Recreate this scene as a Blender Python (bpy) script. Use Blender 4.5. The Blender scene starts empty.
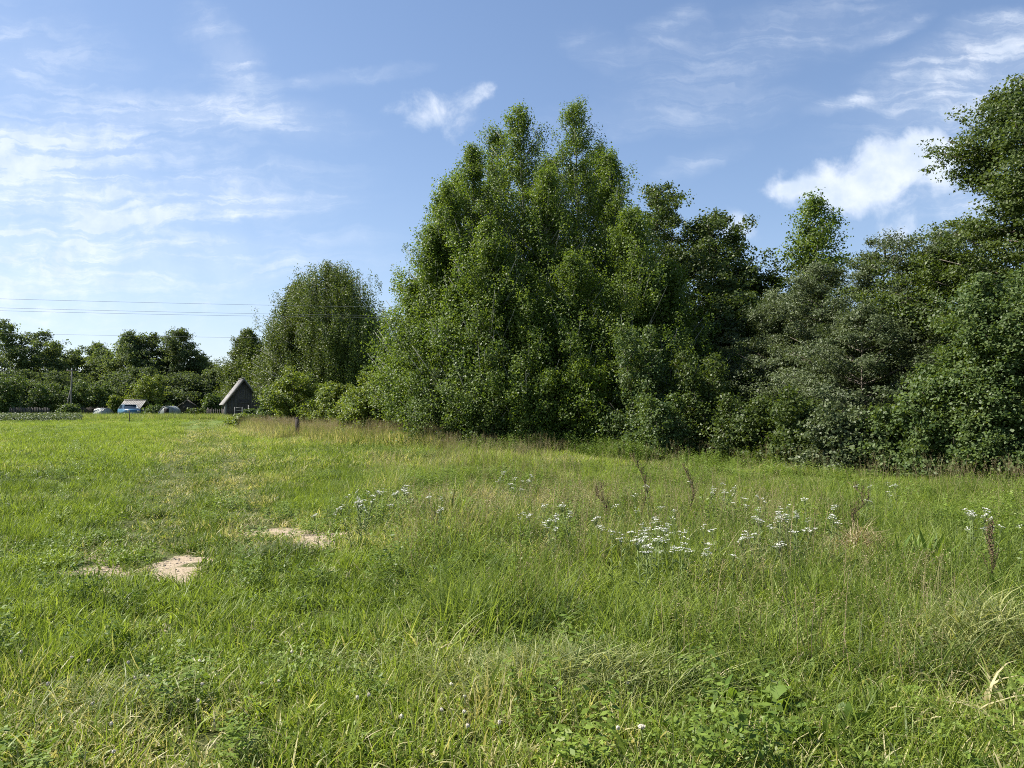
import bpy, math, random
import numpy as np
from mathutils import Vector

R = math.radians
SC = bpy.context.scene
COL = SC.collection
F, HZ, EYE = 740.0, 403.0, 1.65          # focal length in pixels, horizon row, eye height: used to work out real sizes

# ------------------------------------------------------------------ camera, light, exposure
cam = bpy.data.objects.new('camera', bpy.data.cameras.new('camera'))
COL.objects.link(cam)
cam.data.sensor_width = 36.0
cam.data.lens = 26.0
cam.data.clip_start = 0.1
cam.data.clip_end = 3000.0
cam.location = (0, 0, EYE)
cam.rotation_euler = (R(90 + 1.47), 0, 0)
SC.camera = cam

SUN_EL, SUN_AZ = 47.0, -78.0              # azimuth clockwise from the view direction (+Y)
sun = bpy.data.objects.new('sun', bpy.data.lights.new('sun', 'SUN'))
COL.objects.link(sun)
sun.data.energy = 5.0
sun.data.angle = R(0.5)
sun.data.color = (1.0, 0.95, 0.86)
_d = Vector((math.sin(R(SUN_AZ)) * math.cos(R(SUN_EL)), math.cos(R(SUN_AZ)) * math.cos(R(SUN_EL)), math.sin(R(SUN_EL))))
sun.rotation_euler = _d.to_track_quat('Z', 'Y').to_euler()

SC.view_settings.view_transform = 'Standard'
SC.view_settings.look = 'None'
SC.view_settings.exposure = 1.2
SC.view_settings.gamma = 1.0
SC.view_settings.use_curve_mapping = False
SC.render.engine = 'CYCLES'
SC.cycles.use_denoising = False
SC.cycles.filter_width = 1.0
SC.cycles.max_bounces = 6
SC.cycles.diffuse_bounces = 3
SC.cycles.glossy_bounces = 2
SC.cycles.transmission_bounces = 4
SC.cycles.caustics_reflective = False
SC.cycles.caustics_refractive = False
SC.cycles.sample_clamp_indirect = 6.0


def build_world():
    w = bpy.data.worlds.new('World')
    SC.world = w
    w.use_nodes = True
    nt = w.node_tree
    nt.nodes.clear()
    N, L = nt.nodes.new, nt.links.new

    def math_(op, a, b=None, clamp=False):
        n = N('ShaderNodeMath'); n.operation = op; n.use_clamp = clamp
        for i, v in enumerate((a, b)):
            if v is None:
                continue
            if isinstance(v, (int, float)):
                n.inputs[i].default_value = v
            else:
                L(v, n.inputs[i])
        return n.outputs[0]

    def vmath(op, a, b=None):
        n = N('ShaderNodeVectorMath'); n.operation = op
        for i, v in enumerate((a, b)):
            if v is None:
                continue
            if isinstance(v, tuple):
                n.inputs[i].default_value = v
            else:
                L(v, n.inputs[i])
        return n

    def noise(vec, scale, detail=6, rough=0.55, dist=0.0):
        n = N('ShaderNodeTexNoise')
        n.inputs['Scale'].default_value = scale; n.inputs['Detail'].default_value = detail
        n.inputs['Roughness'].default_value = rough; n.inputs['Distortion'].default_value = dist
        L(vec, n.inputs['Vector'])
        return n

    def ramp(v, lo, hi):
        n = N('ShaderNodeMapRange'); n.interpolation_type = 'SMOOTHSTEP'
        n.inputs[1].default_value = lo; n.inputs[2].default_value = hi
        L(v, n.inputs[0])
        return n.outputs[0]

    sky = N('ShaderNodeTexSky'); sky.sky_type = 'NISHITA'
    sky.sun_disc = False
    sky.sun_elevation = R(SUN_EL); sky.sun_rotation = R(SUN_AZ)
    sky.altitude = 100; sky.air_density = 0.95; sky.dust_density = 0.25; sky.ozone_density = 1.8
    # soft shoulder: the bright band of air near the horizon keeps its blue
    num = vmath('MULTIPLY', sky.outputs[0], (1.12, 1.14, 1.23)).outputs[0]
    den = vmath('ADD', vmath('MULTIPLY', sky.outputs[0], (0.085, 0.08, 0.07)).outputs[0], (1.0, 1.0, 1.0)).outputs[0]
    skyc = vmath('DIVIDE', num, den).outputs[0]
    # direction -> (east/north, up/north): a flat map of the northern sky on which the clouds are laid out
    tc = N('ShaderNodeTexCoord')
    sep = N('ShaderNodeSeparateXYZ'); L(tc.outputs['Generated'], sep.inputs[0])
    yy = math_('MAXIMUM', sep.outputs[1], 0.08)
    com = N('ShaderNodeCombineXYZ')
    L(math_('DIVIDE', sep.outputs[0], yy), com.inputs[0])
    L(math_('DIVIDE', sep.outputs[2], yy), com.inputs[1])
    uv = com.outputs[0]
    wob = noise(uv, 9.0, 5, 0.6)
    wv = vmath('SUBTRACT', wob.outputs['Color'], (0.5, 0.5, 0.5))
    wv2 = vmath('MULTIPLY', wv.outputs[0], (0.10, 0.055, 0.0))
    uvw = vmath('ADD', uv, wv2.outputs[0]).outputs[0]

    def blob(px, py, rx, ry, ang, k, src=uvw):
        c = ((px - 512) / F, (HZ - py) / F, 0.0)
        a = vmath('SUBTRACT', src, c).outputs[0]
        r = N('ShaderNodeVectorRotate'); r.rotation_type = 'Z_AXIS'
        L(a, r.inputs['Vector']); r.inputs['Angle'].default_value = R(-ang)
        m = vmath('MULTIPLY', r.outputs[0], (F / rx, F / ry, 0.0))
        ln = vmath('LENGTH', m.outputs[0])
        n = N('ShaderNodeMapRange'); n.interpolation_type = 'SMOOTHSTEP'
        n.inputs[1].default_value = 1.0; n.inputs[2].default_value = 0.0
        n.inputs[3].default_value = 0.0; n.inputs[4].default_value = k
        L(ln.outputs['Value'], n.inputs[0])
        return n.outputs[0]

    def total(lst):
        s = lst[0]
        for b in lst[1:]:
            s = math_('ADD', s, b)
        return s

    # wispy ice cloud
    wisps = total([
        blob(20, 165, 230, 75, 10, 1.25), blob(-60, 230, 520, 230, 0, 0.95), blob(0, 50, 170, 80, -10, 0.6), blob(245, 112, 150, 30, -6, 1.1), blob(160, 105, 120, 26, 0, 0.7),
        blob(228, 58, 85, 40, -50, 1.0), blob(110, 222, 280, 26, 9, 1.1), blob(130, 188, 260, 20, 6, 0.8), blob(160, 246, 260, 20, 3, 0.8), blob(265, 200, 130, 16, 3, 0.9),
        blob(120, 268, 360, 24, 1, 0.9), blob(40, 305, 300, 30, 0, 0.5), blob(330, 75, 120, 14, 9, 0.6),
        blob(675, 22, 60, 30, 25, 0.6), blob(690, 110, 200, 28, 4, 0.5), blob(770, 40, 220, 50, 18, 0.5),
        blob(890, 27, 62, 13, 18, 1.0), blob(980, 62, 170, 52, 17, 1.3), blob(960, 160, 190, 110, 12, 0.55), blob(845, 101, 52, 11, 18, 1.0),
        blob(1000, 15, 62, 18, 8, 1.0), blob(980, 100, 130, 30, 14, 0.8), blob(700, 160, 70, 20, 22, 0.40),
        blob(600, 45, 60, 30, -20, 0.35), blob(1010, 200, 130, 60, 5, 0.6)])
    mp = N('ShaderNodeMapping'); mp.inputs['Rotation'].default_value = (0, 0, R(-11)); mp.inputs['Scale'].default_value = (3.4, 21.0, 1)
    L(uvw, mp.inputs['Vector'])
    n1 = noise(mp.outputs[0], 1.7, 9, 0.62, 0.7)
    n2 = noise(uvw, 30.0, 6, 0.6)
    tex = math_('ADD', math_('MULTIPLY', n1.outputs[0], 0.75), math_('MULTIPLY', n2.outputs[0], 0.25))
    tex = ramp(tex, 0.43, 0.68)
    wisp = math_('MULTIPLY', wisps, math_('ADD', math_('MULTIPLY', tex, 0.78), 0.22), True)
    # small fair weather heaps
    heaps = total([
        blob(835, 182, 110, 40, 8, 1.0), blob(905, 150, 100, 46, 14, 1.1), blob(880, 195, 130, 34, 3, 0.8), blob(930, 165, 70, 40, 0, 0.8),
        blob(440, 106, 62, 42, 0, 0.78), blob(478, 92, 34, 22, 10, 0.5), blob(745, 232, 60, 30, -25, 0.8),
        blob(900, 228, 60, 22, 5, 0.7), blob(795, 190, 40, 16, 10, 0.6)])
    n3 = noise(uv, 16.0, 8, 0.6, 0.3)
    heap = ramp(math_('ADD', heaps, math_('MULTIPLY', math_('SUBTRACT', n3.outputs[0], 0.5), 2.3)), 0.25, 1.25)
    heap = math_('MULTIPLY', heap, ramp(heaps, 0.0, 0.3))
    dens = math_('MAXIMUM', math_('MULTIPLY', wisp, 0.66), math_('MULTIPLY', heap, 0.78), True)
    n4 = noise(uv, 22.0, 5, 0.55)
    shade = ramp(n4.outputs[0], 0.3, 0.7)
    cc = N('ShaderNodeMix'); cc.data_type = 'RGBA'
    L(shade, cc.inputs[0])
    cc.inputs['A'].default_value = (4.4, 5.0, 5.9, 1); cc.inputs['B'].default_value = (6.0, 6.3, 6.8, 1)
    mx = N('ShaderNodeMix'); mx.data_type = 'RGBA'
    L(dens, mx.inputs[0]); L(skyc, mx.inputs['A']); L(cc.outputs['Result'], mx.inputs['B'])
    bg = N('ShaderNodeBackground'); bg.inputs['Strength'].default_value = 0.080
    L(mx.outputs['Result'], bg.inputs[0])
    out = N('ShaderNodeOutputWorld'); L(bg.outputs[0], out.inputs[0])


build_world()


# ------------------------------------------------------------------ helpers
def vnoise(x, y, scale, seed=0):
    """smooth value noise in 0..1 on arrays"""
    x = np.asarray(x, float) / scale; y = np.asarray(y, float) / scale
    xi, yi = np.floor(x).astype(np.int64), np.floor(y).astype(np.int64)
    fx, fy = x - xi, y - yi
    fx, fy = fx * fx * (3 - 2 * fx), fy * fy * (3 - 2 * fy)

    def h(a, b):
        n = (a * 374761393 + b * 668265263 + seed * 1274126177) & 0xffffffff
        n = ((n ^ (n >> 13)) * 1274126177) & 0xffffffff
        return ((n ^ (n >> 16)) & 0xffff) / 65535.0
    a = h(xi, yi) * (1 - fx) + h(xi + 1, yi) * fx
    b = h(xi, yi + 1) * (1 - fx) + h(xi + 1, yi + 1) * fx
    return a * (1 - fy) + b * fy


def sstep(a, b, v):
    t = np.clip((np.asarray(v, float) - a) / (b - a), 0, 1)
    return t * t * (3 - 2 * t)


def gz(x, y):
    """height of the ground"""
    d = np.hypot(x, y)
    k = 1 - sstep(60, 120, d)
    return (vnoise(x, y, 7.0, 3) - 0.5) * 0.16 * k + (vnoise(x, y, 1.7, 5) - 0.5) * 0.06 * k


def at(px, D, py=None):
    """ground position D metres ahead in the direction seen at column px"""
    x = (px - 512) / F * D
    return x, D, float(gz(x, D))


def up(py, D):
    return EYE + (HZ - py) / F * D


def mat(name):
    m = bpy.data.materials.new(name); m.use_nodes = True
    m.node_tree.nodes.clear()
    return m, m.node_tree.nodes.new, m.node_tree.links.new


def mesh_np(name, verts, faces4=None, faces3=None, tint=None, mats=(), mi=None, smooth=False):
    me = bpy.data.meshes.new(name)
    nv = len(verts)
    me.vertices.add(nv)
    me.vertices.foreach_set('co', np.ascontiguousarray(verts, np.float32).ravel())
    idx, tot = [], []
    if faces4 is not None and len(faces4):
        idx.append(np.asarray(faces4).ravel()); tot.append(np.full(len(faces4), 4))
    if faces3 is not None and len(faces3):
        idx.append(np.asarray(faces3).ravel()); tot.append(np.full(len(faces3), 3))
    idx = np.concatenate(idx).astype(np.int32); tot = np.concatenate(tot).astype(np.int32)
    me.loops.add(len(idx)); me.loops.foreach_set('vertex_index', idx)
    me.polygons.add(len(tot))
    st = np.zeros(len(tot), np.int32); st[1:] = np.cumsum(tot)[:-1]
    me.polygons.foreach_set('loop_start', st)
    me.polygons.foreach_set('loop_total', tot)
    if smooth:
        me.polygons.foreach_set('use_smooth', np.ones(len(tot), bool))
    for m in mats:
        me.materials.append(m)
    if mi is not None:
        me.polygons.foreach_set('material_index', np.asarray(mi, np.int32))
    if tint is not None:
        a = me.attributes.new('tint', 'FLOAT', 'FACE')
        a.data.foreach_set('value', np.ascontiguousarray(tint, np.float32))
    me.update(calc_edges=True)
    return me


def link(name, data, parent=None, loc=None):
    o = bpy.data.objects.new(name, data)
    COL.objects.link(o)
    if parent is not None:
        o.parent = parent
    if loc is not None:
        o.location = loc
    return o


def thing(name, label, cat, loc, rz=0.0, group=None):
    o = link(name, None, None, loc)
    o.empty_display_size = 0.2
    o.rotation_euler = (0, 0, rz)
    o['label'] = label; o['category'] = cat
    if group:
        o['group'] = group
    return o


def tag(o, label, cat, group=None, kind=None):
    o['label'] = label; o['category'] = cat
    if group:
        o['group'] = group
    if kind:
        o['kind'] = kind
    return o


class MB:
    """collects boxes, tubes and sheets into one mesh"""
    def __init__(s):
        s.v, s.q, s.t = [], [], []
        s.n = 0

    def add(s, v, q=(), t=()):
        v = np.asarray(v, float)
        s.v.append(v)
        s.q += [[i + s.n for i in f] for f in q]
        s.t += [[i + s.n for i in f] for f in t]
        s.n += len(v)

    def box(s, c, d, rz=0.0, jit=0.0, taper=1.0):
        hx, hy, hz = d[0] / 2, d[1] / 2, d[2] / 2
        p = []
        for z in (-1, 1):
            k = taper if z > 0 else 1.0
            for x, y in ((-1, -1), (1, -1), (1, 1), (-1, 1)):
                p.append((x * hx * k, y * hy * k, z * hz))
        p = np.array(p)
        cs, sn = math.cos(rz), math.sin(rz)
        p = np.stack([p[:, 0] * cs - p[:, 1] * sn, p[:, 0] * sn + p[:, 1] * cs, p[:, 2]], 1) + np.array(c)
        s.add(p, [(3, 2, 1, 0), (4, 5, 6, 7), (0, 1, 5, 4), (1, 2, 6, 5), (2, 3, 7, 6), (3, 0, 4, 7)])

    def prism(s, poly, y0, y1):
        """polygon in x,z pulled along y"""
        n = len(poly)
        v = [(x, y0, z) for x, z in poly] + [(x, y1, z) for x, z in poly]
        q = [(i, (i + 1) % n, n + (i + 1) % n, n + i) for i in range(n)]
        s.add(v, q)
        b = s.n - 2 * n
        for k in range(1, n - 1):
            s.t.append([b, b + k + 1, b + k]); s.t.append([b + n, b + n + k, b + n + k + 1])

    def tube(s, pts, rad, sides=5):
        pts = np.asarray(pts, float); n = len(pts)
        rad = np.broadcast_to(np.asarray(rad, float), (n,))
        tg = np.gradient(pts, axis=0)
        tg /= np.linalg.norm(tg, axis=1, keepdims=True) + 1e-9
        ref = np.where(np.abs(tg[:, 2:3]) > 0.9, np.array([[1.0, 0, 0]]), np.array([[0, 0, 1.0]]))
        a = np.cross(tg, ref); a /= np.linalg.norm(a, axis=1, keepdims=True) + 1e-9
        b = np.cross(tg, a)
        th = np.arange(sides) / sides * 2 * math.pi
        ring = pts[:, None] + rad[:, None, None] * (np.cos(th)[None, :, None] * a[:, None] + np.sin(th)[None, :, None] * b[:, None])
        q = []
        for i in range(n - 1):
            for k in range(sides):
                q.append((i * sides + k, i * sides + (k + 1) % sides, (i + 1) * sides + (k + 1) % sides, (i + 1) * sides + k))
        s.add(ring.reshape(-1, 3), q)
        e = s.n - sides
        for k in range(1, sides - 1):
            s.t.append([e, e + k, e + k + 1])

    def build(s, name, m, parent=None, loc=None, smooth=False):
        return link(name, s.mesh(name, m, smooth), parent, loc)

    def mesh(s, name, m, smooth=False):
        return mesh_np(name, np.concatenate(s.v), s.q, s.t, mats=[m], smooth=smooth)


# ------------------------------------------------------------------ materials
def plain(name, c1, c2, scale=8.0, rough=0.8, bump=0.0, spec=0.3, stretch=(1, 1, 1), metal=0.0):
    m, N, L = mat(name)
    tc = N('ShaderNodeTexCoord'); mp = N('ShaderNodeMapping'); mp.inputs['Scale'].default_value = stretch
    L(tc.outputs['Object'], mp.inputs[0])
    n = N('ShaderNodeTexNoise'); n.inputs['Scale'].default_value = scale; n.inputs['Detail'].default_value = 8
    n.inputs['Roughness'].default_value = 0.65
    L(mp.outputs[0], n.inputs[0])
    r = N('ShaderNodeMapRange'); r.inputs[1].default_value = 0.33; r.inputs[2].default_value = 0.67
    L(n.outputs[0], r.inputs[0])
    mx = N('ShaderNodeMix'); mx.data_type = 'RGBA'
    L(r.outputs[0], mx.inputs[0]); mx.inputs['A'].default_value = (*c1, 1); mx.inputs['B'].default_value = (*c2, 1)
    p = N('ShaderNodeBsdfPrincipled'); L(mx.outputs['Result'], p.inputs['Base Color'])
    p.inputs['Roughness'].default_value = rough; p.inputs['Specular IOR Level'].default_value = spec
    p.inputs['Metallic'].default_value = metal
    if bump:
        b = N('ShaderNodeBump'); b.inputs['Strength'].default_value = bump; L(n.outputs[0], b.inputs['Height'])
        L(b.outputs[0], p.inputs['Normal'])
    o = N('ShaderNodeOutputMaterial'); L(p.outputs[0], o.inputs[0])
    return m


def leaf_mat(name, c1, c2, trans=0.35, rough=0.45, spec=0.4, tcol=None):
    """foliage: each leaf picks its own colour between c1 and c2"""
    m, N, L = mat(name)
    a = N('ShaderNodeAttribute'); a.attribute_name = 'tint'
    mx = N('ShaderNodeMix'); mx.data_type = 'RGBA'
    L(a.outputs['Fac'], mx.inputs[0]); mx.inputs['A'].default_value = (*c1, 1); mx.inputs['B'].default_value = (*c2, 1)
    p = N('ShaderNodeBsdfPrincipled'); L(mx.outputs['Result'], p.inputs['Base Color'])
    p.inputs['Roughness'].default_value = rough; p.inputs['Specular IOR Level'].default_value = spec
    t = N('ShaderNodeBsdfTranslucent')
    g = N('ShaderNodeMix'); g.data_type = 'RGBA'; g.blend_type = 'MULTIPLY'; g.inputs[0].default_value = 1.0
    L(mx.outputs['Result'], g.inputs['A']); g.inputs['B'].default_value = (*(tcol or (1.7, 1.65, 0.7)), 1)
    L(g.outputs['Result'], t.inputs[0])
    s = N('ShaderNodeMixShader'); s.inputs[0].default_value = trans
    L(p.outputs[0], s.inputs[1]); L(t.outputs[0], s.inputs[2])
    o = N('ShaderNodeOutputMaterial'); L(s.outputs[0], o.inputs[0])
    return m


def grass_mat(name, dark, light, dry, trans=0.35):
    """blades: tint inside the tuft, 'dry' and 'lush' of each tuft from the place it grows in"""
    m, N, L = mat(name)
    a = N('ShaderNodeAttribute'); a.attribute_name = 'tint'
    d = N('ShaderNodeAttribute'); d.attribute_name = 'dry'; d.attribute_type = 'INSTANCER'
    l = N('ShaderNodeAttribute'); l.attribute_name = 'lush'; l.attribute_type = 'INSTANCER'
    ad = N('ShaderNodeMath'); ad.operation = 'MULTIPLY_ADD'; ad.use_clamp = True
    L(a.outputs['Fac'], ad.inputs[0]); ad.inputs[1].default_value = 0.6; L(l.outputs['Fac'], ad.inputs[2])
    mx = N('ShaderNodeMix'); mx.data_type = 'RGBA'
    L(ad.outputs[0], mx.inputs[0]); mx.inputs['A'].default_value = (*dark, 1); mx.inputs['B'].default_value = (*light, 1)
    # a blade is dry when its own random number falls under the dryness of the place
    df = N('ShaderNodeMath'); df.operation = 'MULTIPLY'; L(a.outputs['Fac'], df.inputs[0]); df.inputs[1].default_value = 7.31
    fr = N('ShaderNodeMath'); fr.operation = 'FRACT'; L(df.outputs[0], fr.inputs[0])
    lt = N('ShaderNodeMapRange'); L(fr.outputs[0], lt.inputs[0])
    L(d.outputs['Fac'], lt.inputs[1]); 
    sb = N('ShaderNodeMath'); sb.operation = 'SUBTRACT'; L(d.outputs['Fac'], sb.inputs[0]); sb.inputs[1].default_value = 0.25
    L(sb.outputs[0], lt.inputs[2])
    m2 = N('ShaderNodeMix'); m2.data_type = 'RGBA'
    L(lt.outputs[0], m2.inputs[0]); L(mx.outputs['Result'], m2.inputs['A']); m2.inputs['B'].default_value = (*dry, 1)
    p = N('ShaderNodeBsdfPrincipled'); L(m2.outputs['Result'], p.inputs['Base Color'])
    p.inputs['Roughness'].default_value = 0.5; p.inputs['Specular IOR Level'].default_value = 0.22
    t = N('ShaderNodeBsdfTranslucent')
    g = N('ShaderNodeMix'); g.data_type = 'RGBA'; g.blend_type = 'MULTIPLY'; g.inputs[0].default_value = 1.0
    L(m2.outputs['Result'], g.inputs['A']); g.inputs['B'].default_value = (1.5, 1.5, 0.8, 1)
    L(g.outputs['Result'], t.inputs[0])
    s = N('ShaderNodeMixShader'); s.inputs[0].default_value = trans
    L(p.outputs[0], s.inputs[1]); L(t.outputs[0], s.inputs[2])
    o = N('ShaderNodeOutputMaterial'); L(s.outputs[0], o.inputs[0])
    return m


M_ASPEN = leaf_mat('aspen_leaf', (0.064, 0.108, 0.018), (0.128, 0.178, 0.032), 0.40, 0.5, 0.26)
M_OAK = leaf_mat('dark_leaf', (0.040, 0.066, 0.014), (0.082, 0.114, 0.023), 0.32, 0.5, 0.26)
M_WILLOW = leaf_mat('grey_willow_leaf', (0.058, 0.082, 0.030), (0.110, 0.135, 0.060), 0.25, 0.5, 0.26, (1.4, 1.45, 0.8))
M_BIRCH = leaf_mat('birch_leaf', (0.064, 0.094, 0.020), (0.108, 0.140, 0.032), 0.30, 0.5, 0.26)
M_HAZEL = leaf_mat('hedge_leaf', (0.052, 0.090, 0.024), (0.108, 0.148, 0.044), 0.32, 0.5, 0.26)
M_YELLOW = leaf_mat('yellowish_leaf', (0.085, 0.128, 0.022), (0.160, 0.195, 0.042), 0.36, 0.5, 0.26)
M_FARLEAF = leaf_mat('far_leaf', (0.066, 0.100, 0.040), (0.120, 0.155, 0.062), 0.42, 0.6, 0.12)  # lightened leaf colour: distance haze over the far wood is painted in
M_FARDARK = leaf_mat('far_dark_leaf', (0.050, 0.076, 0.033), (0.092, 0.122, 0.050), 0.40, 0.6, 0.12)  # darker far trees, colour also lifted in place of haze
M_BARK = plain('bark', (0.07, 0.055, 0.042), (0.17, 0.145, 0.12), 14, 0.9, 0.4, stretch=(1, 1, 0.25))
M_PALEBARK = plain('pale_bark', (0.13, 0.13, 0.10), (0.32, 0.32, 0.27), 9, 0.8, 0.3, stretch=(1, 1, 0.4))
M_BIRCHBARK = plain('birch_bark', (0.12, 0.11, 0.10), (0.62, 0.60, 0.56), 5, 0.7, 0.2, stretch=(0.6, 0.6, 1.5))


# ------------------------------------------------------------------ trees
def leaves_mesh(name, P, NRM, size, rng, m, aspect=0.75, tint=None, fold=0.0):
    n = len(P)
    NRM = NRM / (np.linalg.norm(NRM, axis=1, keepdims=True) + 1e-9)
    rv = rng.normal(size=(n, 3))
    a = np.cross(NRM, rv); a /= np.linalg.norm(a, axis=1, keepdims=True) + 1e-9
    b = np.cross(NRM, a)
    s = size[:, None] * 0.5
    w = s * aspect
    V = np.empty((n, 4, 3))
    V[:, 0] = P - a * s
    V[:, 1] = P + b * w - a * s * 0.15 + NRM * s * 0.15
    V[:, 2] = P + a * s
    V[:, 3] = P - b * w - a * s * 0.15 + NRM * s * 0.15
    fq = np.arange(n * 4).reshape(n, 4)
    if tint is None:
        tint = rng.random(n)
    return mesh_np(name, V.reshape(-1, 3), fq, tint=tint, mats=[m])


PROF = {
    'cone': lambda t: np.minimum(1, (t + 0.32) / 0.5) * np.power(np.clip(1 - t, 0, 1), 0.72) + 0.05,
    'column': lambda t: np.minimum(1, (t + 0.35) / 0.5) * np.power(np.clip(1 - t, 0, 1), 0.5) + 0.05,
    'round': lambda t: np.power(np.clip(np.sin(math.pi * (0.16 + 0.80 * t)), 0, 1), 0.75) + 0.04,
    'dome': lambda t: np.power(np.clip(1 - np.clip(t, 0, 1) ** 2.2, 0, 1), 0.6) + 0.03,
    'bush': lambda t: np.power(np.clip(1 - np.clip(t, 0, 1) ** 1.8, 0, 1), 0.55) * (0.9 + 0.1 * t) + 0.05,
}


def clipn(a):
    """keeps the stragglers of a leaf cluster near it"""
    return 1.55 * np.tanh(a / 1.55)


def grow(seed, H, base, rad, prof='cone', nb=70, rise=0.8, droop=0.0, clus=9, per=26, sig=0.16, leaf=0.085, lump=0.35,
         hang=0.0, inner=0.22, spr=0.16, stems=1, lean=(0.0, 0.0), trunk_r=None, flat=0.7, squash=1.0, aspect=0.75, up_n=0.5):
    """Returns (leaf positions, leaf normals, leaf sizes, limb tubes) of one tree standing at the origin."""
    rng = np.random.default_rng(seed)
    mb = MB()
    pf = PROF[prof]
    tr = trunk_r or H * 0.008
    P, Nn, cl_t = [], [], []
    ph = rng.random(4) * 6.28
    for st in range(stems):
        if stems > 1:
            aa = st / stems * 6.28 + rng.random()
            off = np.array([math.cos(aa), math.sin(aa)]) * rad * 0.42
            hh = H * rng.uniform(0.78, 1.0); rr = rad * 0.66
        else:
            off = np.zeros(2); hh = H; rr = rad
        zz = np.linspace(0, 1, 9)
        wx = off[0] * zz ** 0.8 + lean[0] * zz + 0.012 * H * np.sin(zz * 5 + ph[0]) * zz
        wy = off[1] * zz ** 0.8 + lean[1] * zz + 0.012 * H * np.cos(zz * 4 + ph[1]) * zz
        trunk = np.stack([wx, wy, zz * hh * 0.97], 1)
        mb.tube(trunk, tr / (stems ** 0.5) * (1.0 - 0.93 * zz) + 0.006, 6)
        n = max(6, int(nb / stems))
        ts = (np.arange(n) + rng.random(n)) / n
        ts = ts ** 1.08
        az = np.arange(n) * 2.39996 + rng.normal(0, 0.5, n) + ph[2]
        lumpf = 1 + lump * np.sin(az * 2 + ts * 9 + ph[3]) * 0.5 + lump * rng.normal(0, 0.55, n)
        Ls = np.clip(rr * pf(ts) * np.clip(lumpf, 0.45, 1.45), 0.08, None)
        for i in range(n):
            ze = base + (hh - base) * ts[i]
            L_ = Ls[i]
            z0 = max(ze - rise * L_, base * 0.45 + 0.02 * hh)
            k = min(z0 / (hh * 0.97), 0.985)
            o = np.array([np.interp(k, zz, trunk[:, 0]), np.interp(k, zz, trunk[:, 1]), k * hh * 0.97])
            s = np.linspace(0, 1, 5)
            dirh = np.array([math.cos(az[i]), math.sin(az[i])])
            sag = droop * L_ * s ** 2
            br = np.stack([o[0] + dirh[0] * L_ * s, o[1] + dirh[1] * L_ * s * squash, o[2] + (ze - o[2]) * s ** (1.25 if rise > 0 else 1) - sag], 1)
            r0 = min(tr * 0.45, 0.012 + 0.016 * L_)
            mb.tube(br, r0 * (1 - 0.85 * s) + 0.003, 4)
            nc = max(3, int(clus * (0.35 + 0.65 * L_ / max(rr, 1e-3))))
            sc = np.clip(inner + (1.04 - inner) * rng.random(nc) ** 0.75, 0, 1.04)
            sc[: nc // 6] = 0.15 + 0.5 * rng.random(nc // 6)
            cpos = np.stack([np.interp(sc, s, br[:, j]) for j in range(3)], 1)
            spread = spr * L_ * (0.5 + sc)[:, None]
            cpos += clipn(rng.normal(size=(nc, 3))) * spread * np.array([1, 1, flat])
            m = int(per)
            sg = sig * (0.6 + 0.8 * rng.random(nc))
            pts = cpos[:, None, :] + clipn(rng.normal(size=(nc, m, 3))) * sg[:, None, None] * np.array([1, 1, flat])
            if hang > 0:
                hl = hang * (0.4 + 0.9 * rng.random(nc)) 
                pts = cpos[:, None, :] + clipn(rng.normal(size=(nc, m, 3))) * sg[:, None, None] * np.array([0.75, 0.75, 0.5])
                pts[:, :, 2] -= (rng.random((nc, m)) * hl[:, None])
            out = pts - np.array([o[0], o[1], ze - 0.3 * L_])
            out /= np.linalg.norm(out, axis=2, keepdims=True) + 1e-6
            nr = out * 0.55 + rng.normal(size=pts.shape) * 0.62 + np.array([0, 0, up_n])
            P.append(pts.reshape(-1, 3)); Nn.append(nr.reshape(-1, 3))
            ct = np.clip(0.5 + 0.22 * rng.normal(size=(nc, 1)) + 0.2 * rng.normal(size=(nc, m)), 0, 1)
            cl_t.append(ct.ravel())
    P = np.concatenate(P); Nn = np.concatenate(Nn); T = np.concatenate(cl_t)
    keep = P[:, 2] > 0.03
    P, Nn, T = P[keep], Nn[keep], T[keep]
    S = leaf * (0.65 + 0.7 * rng.random(len(P)))
    return P, Nn, S, T, mb, rng


LEAFCOUNT = 0


def tree(name, label, cat, px, D, top, half, leafm, barkm=None, base_py=None, base=None, seed=0, group=None, **kw):
    """A tree whose top is seen at row `top` and which is `half` pixels wide to each side from D metres."""
    global LEAFCOUNT
    x, y, z = at(px, D)
    H = up(top, D) - z
    rad = half / F * D
    if base is None:
        base = 0.12 * H
    P, Nn, S, T, mb, rng = grow(seed, H, base, rad, **kw)
    LEAFCOUNT += len(P)
    root = thing(name, label, cat, (x, y, z), 0, group)
    me = leaves_mesh(name + '_crown', P, Nn, S, rng, leafm, kw.get('aspect', 0.75), T)
    link('crown', me, root)
    mb.build('trunk', barkm or M_BARK, root, smooth=True)
    return root


# ------------------------------------------------------------------ ground
SAND = [(-3.12, 7.05, 0.30, 0.55, 1.1), (-3.32, 7.5, 0.22, 0.40, 1.1), (-2.90, 6.66, 0.30, 0.26, 1.2), (-2.35, 8.35, 0.46, 0.42, 1.0),
        (-2.85, 9.25, 0.55, 0.38, 0.95), (-2.25, 8.95, 0.32, 0.5, 0.85), (-3.85, 7.1, 0.36, 0.26, 0.62), (-4.2, 7.6, 0.28, 0.24, 0.56),
        (3.55, 7.8, 0.35, 0.45, 0.6), (-2.55, 5.35, 0.25, 0.25, 0.5)]


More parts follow.
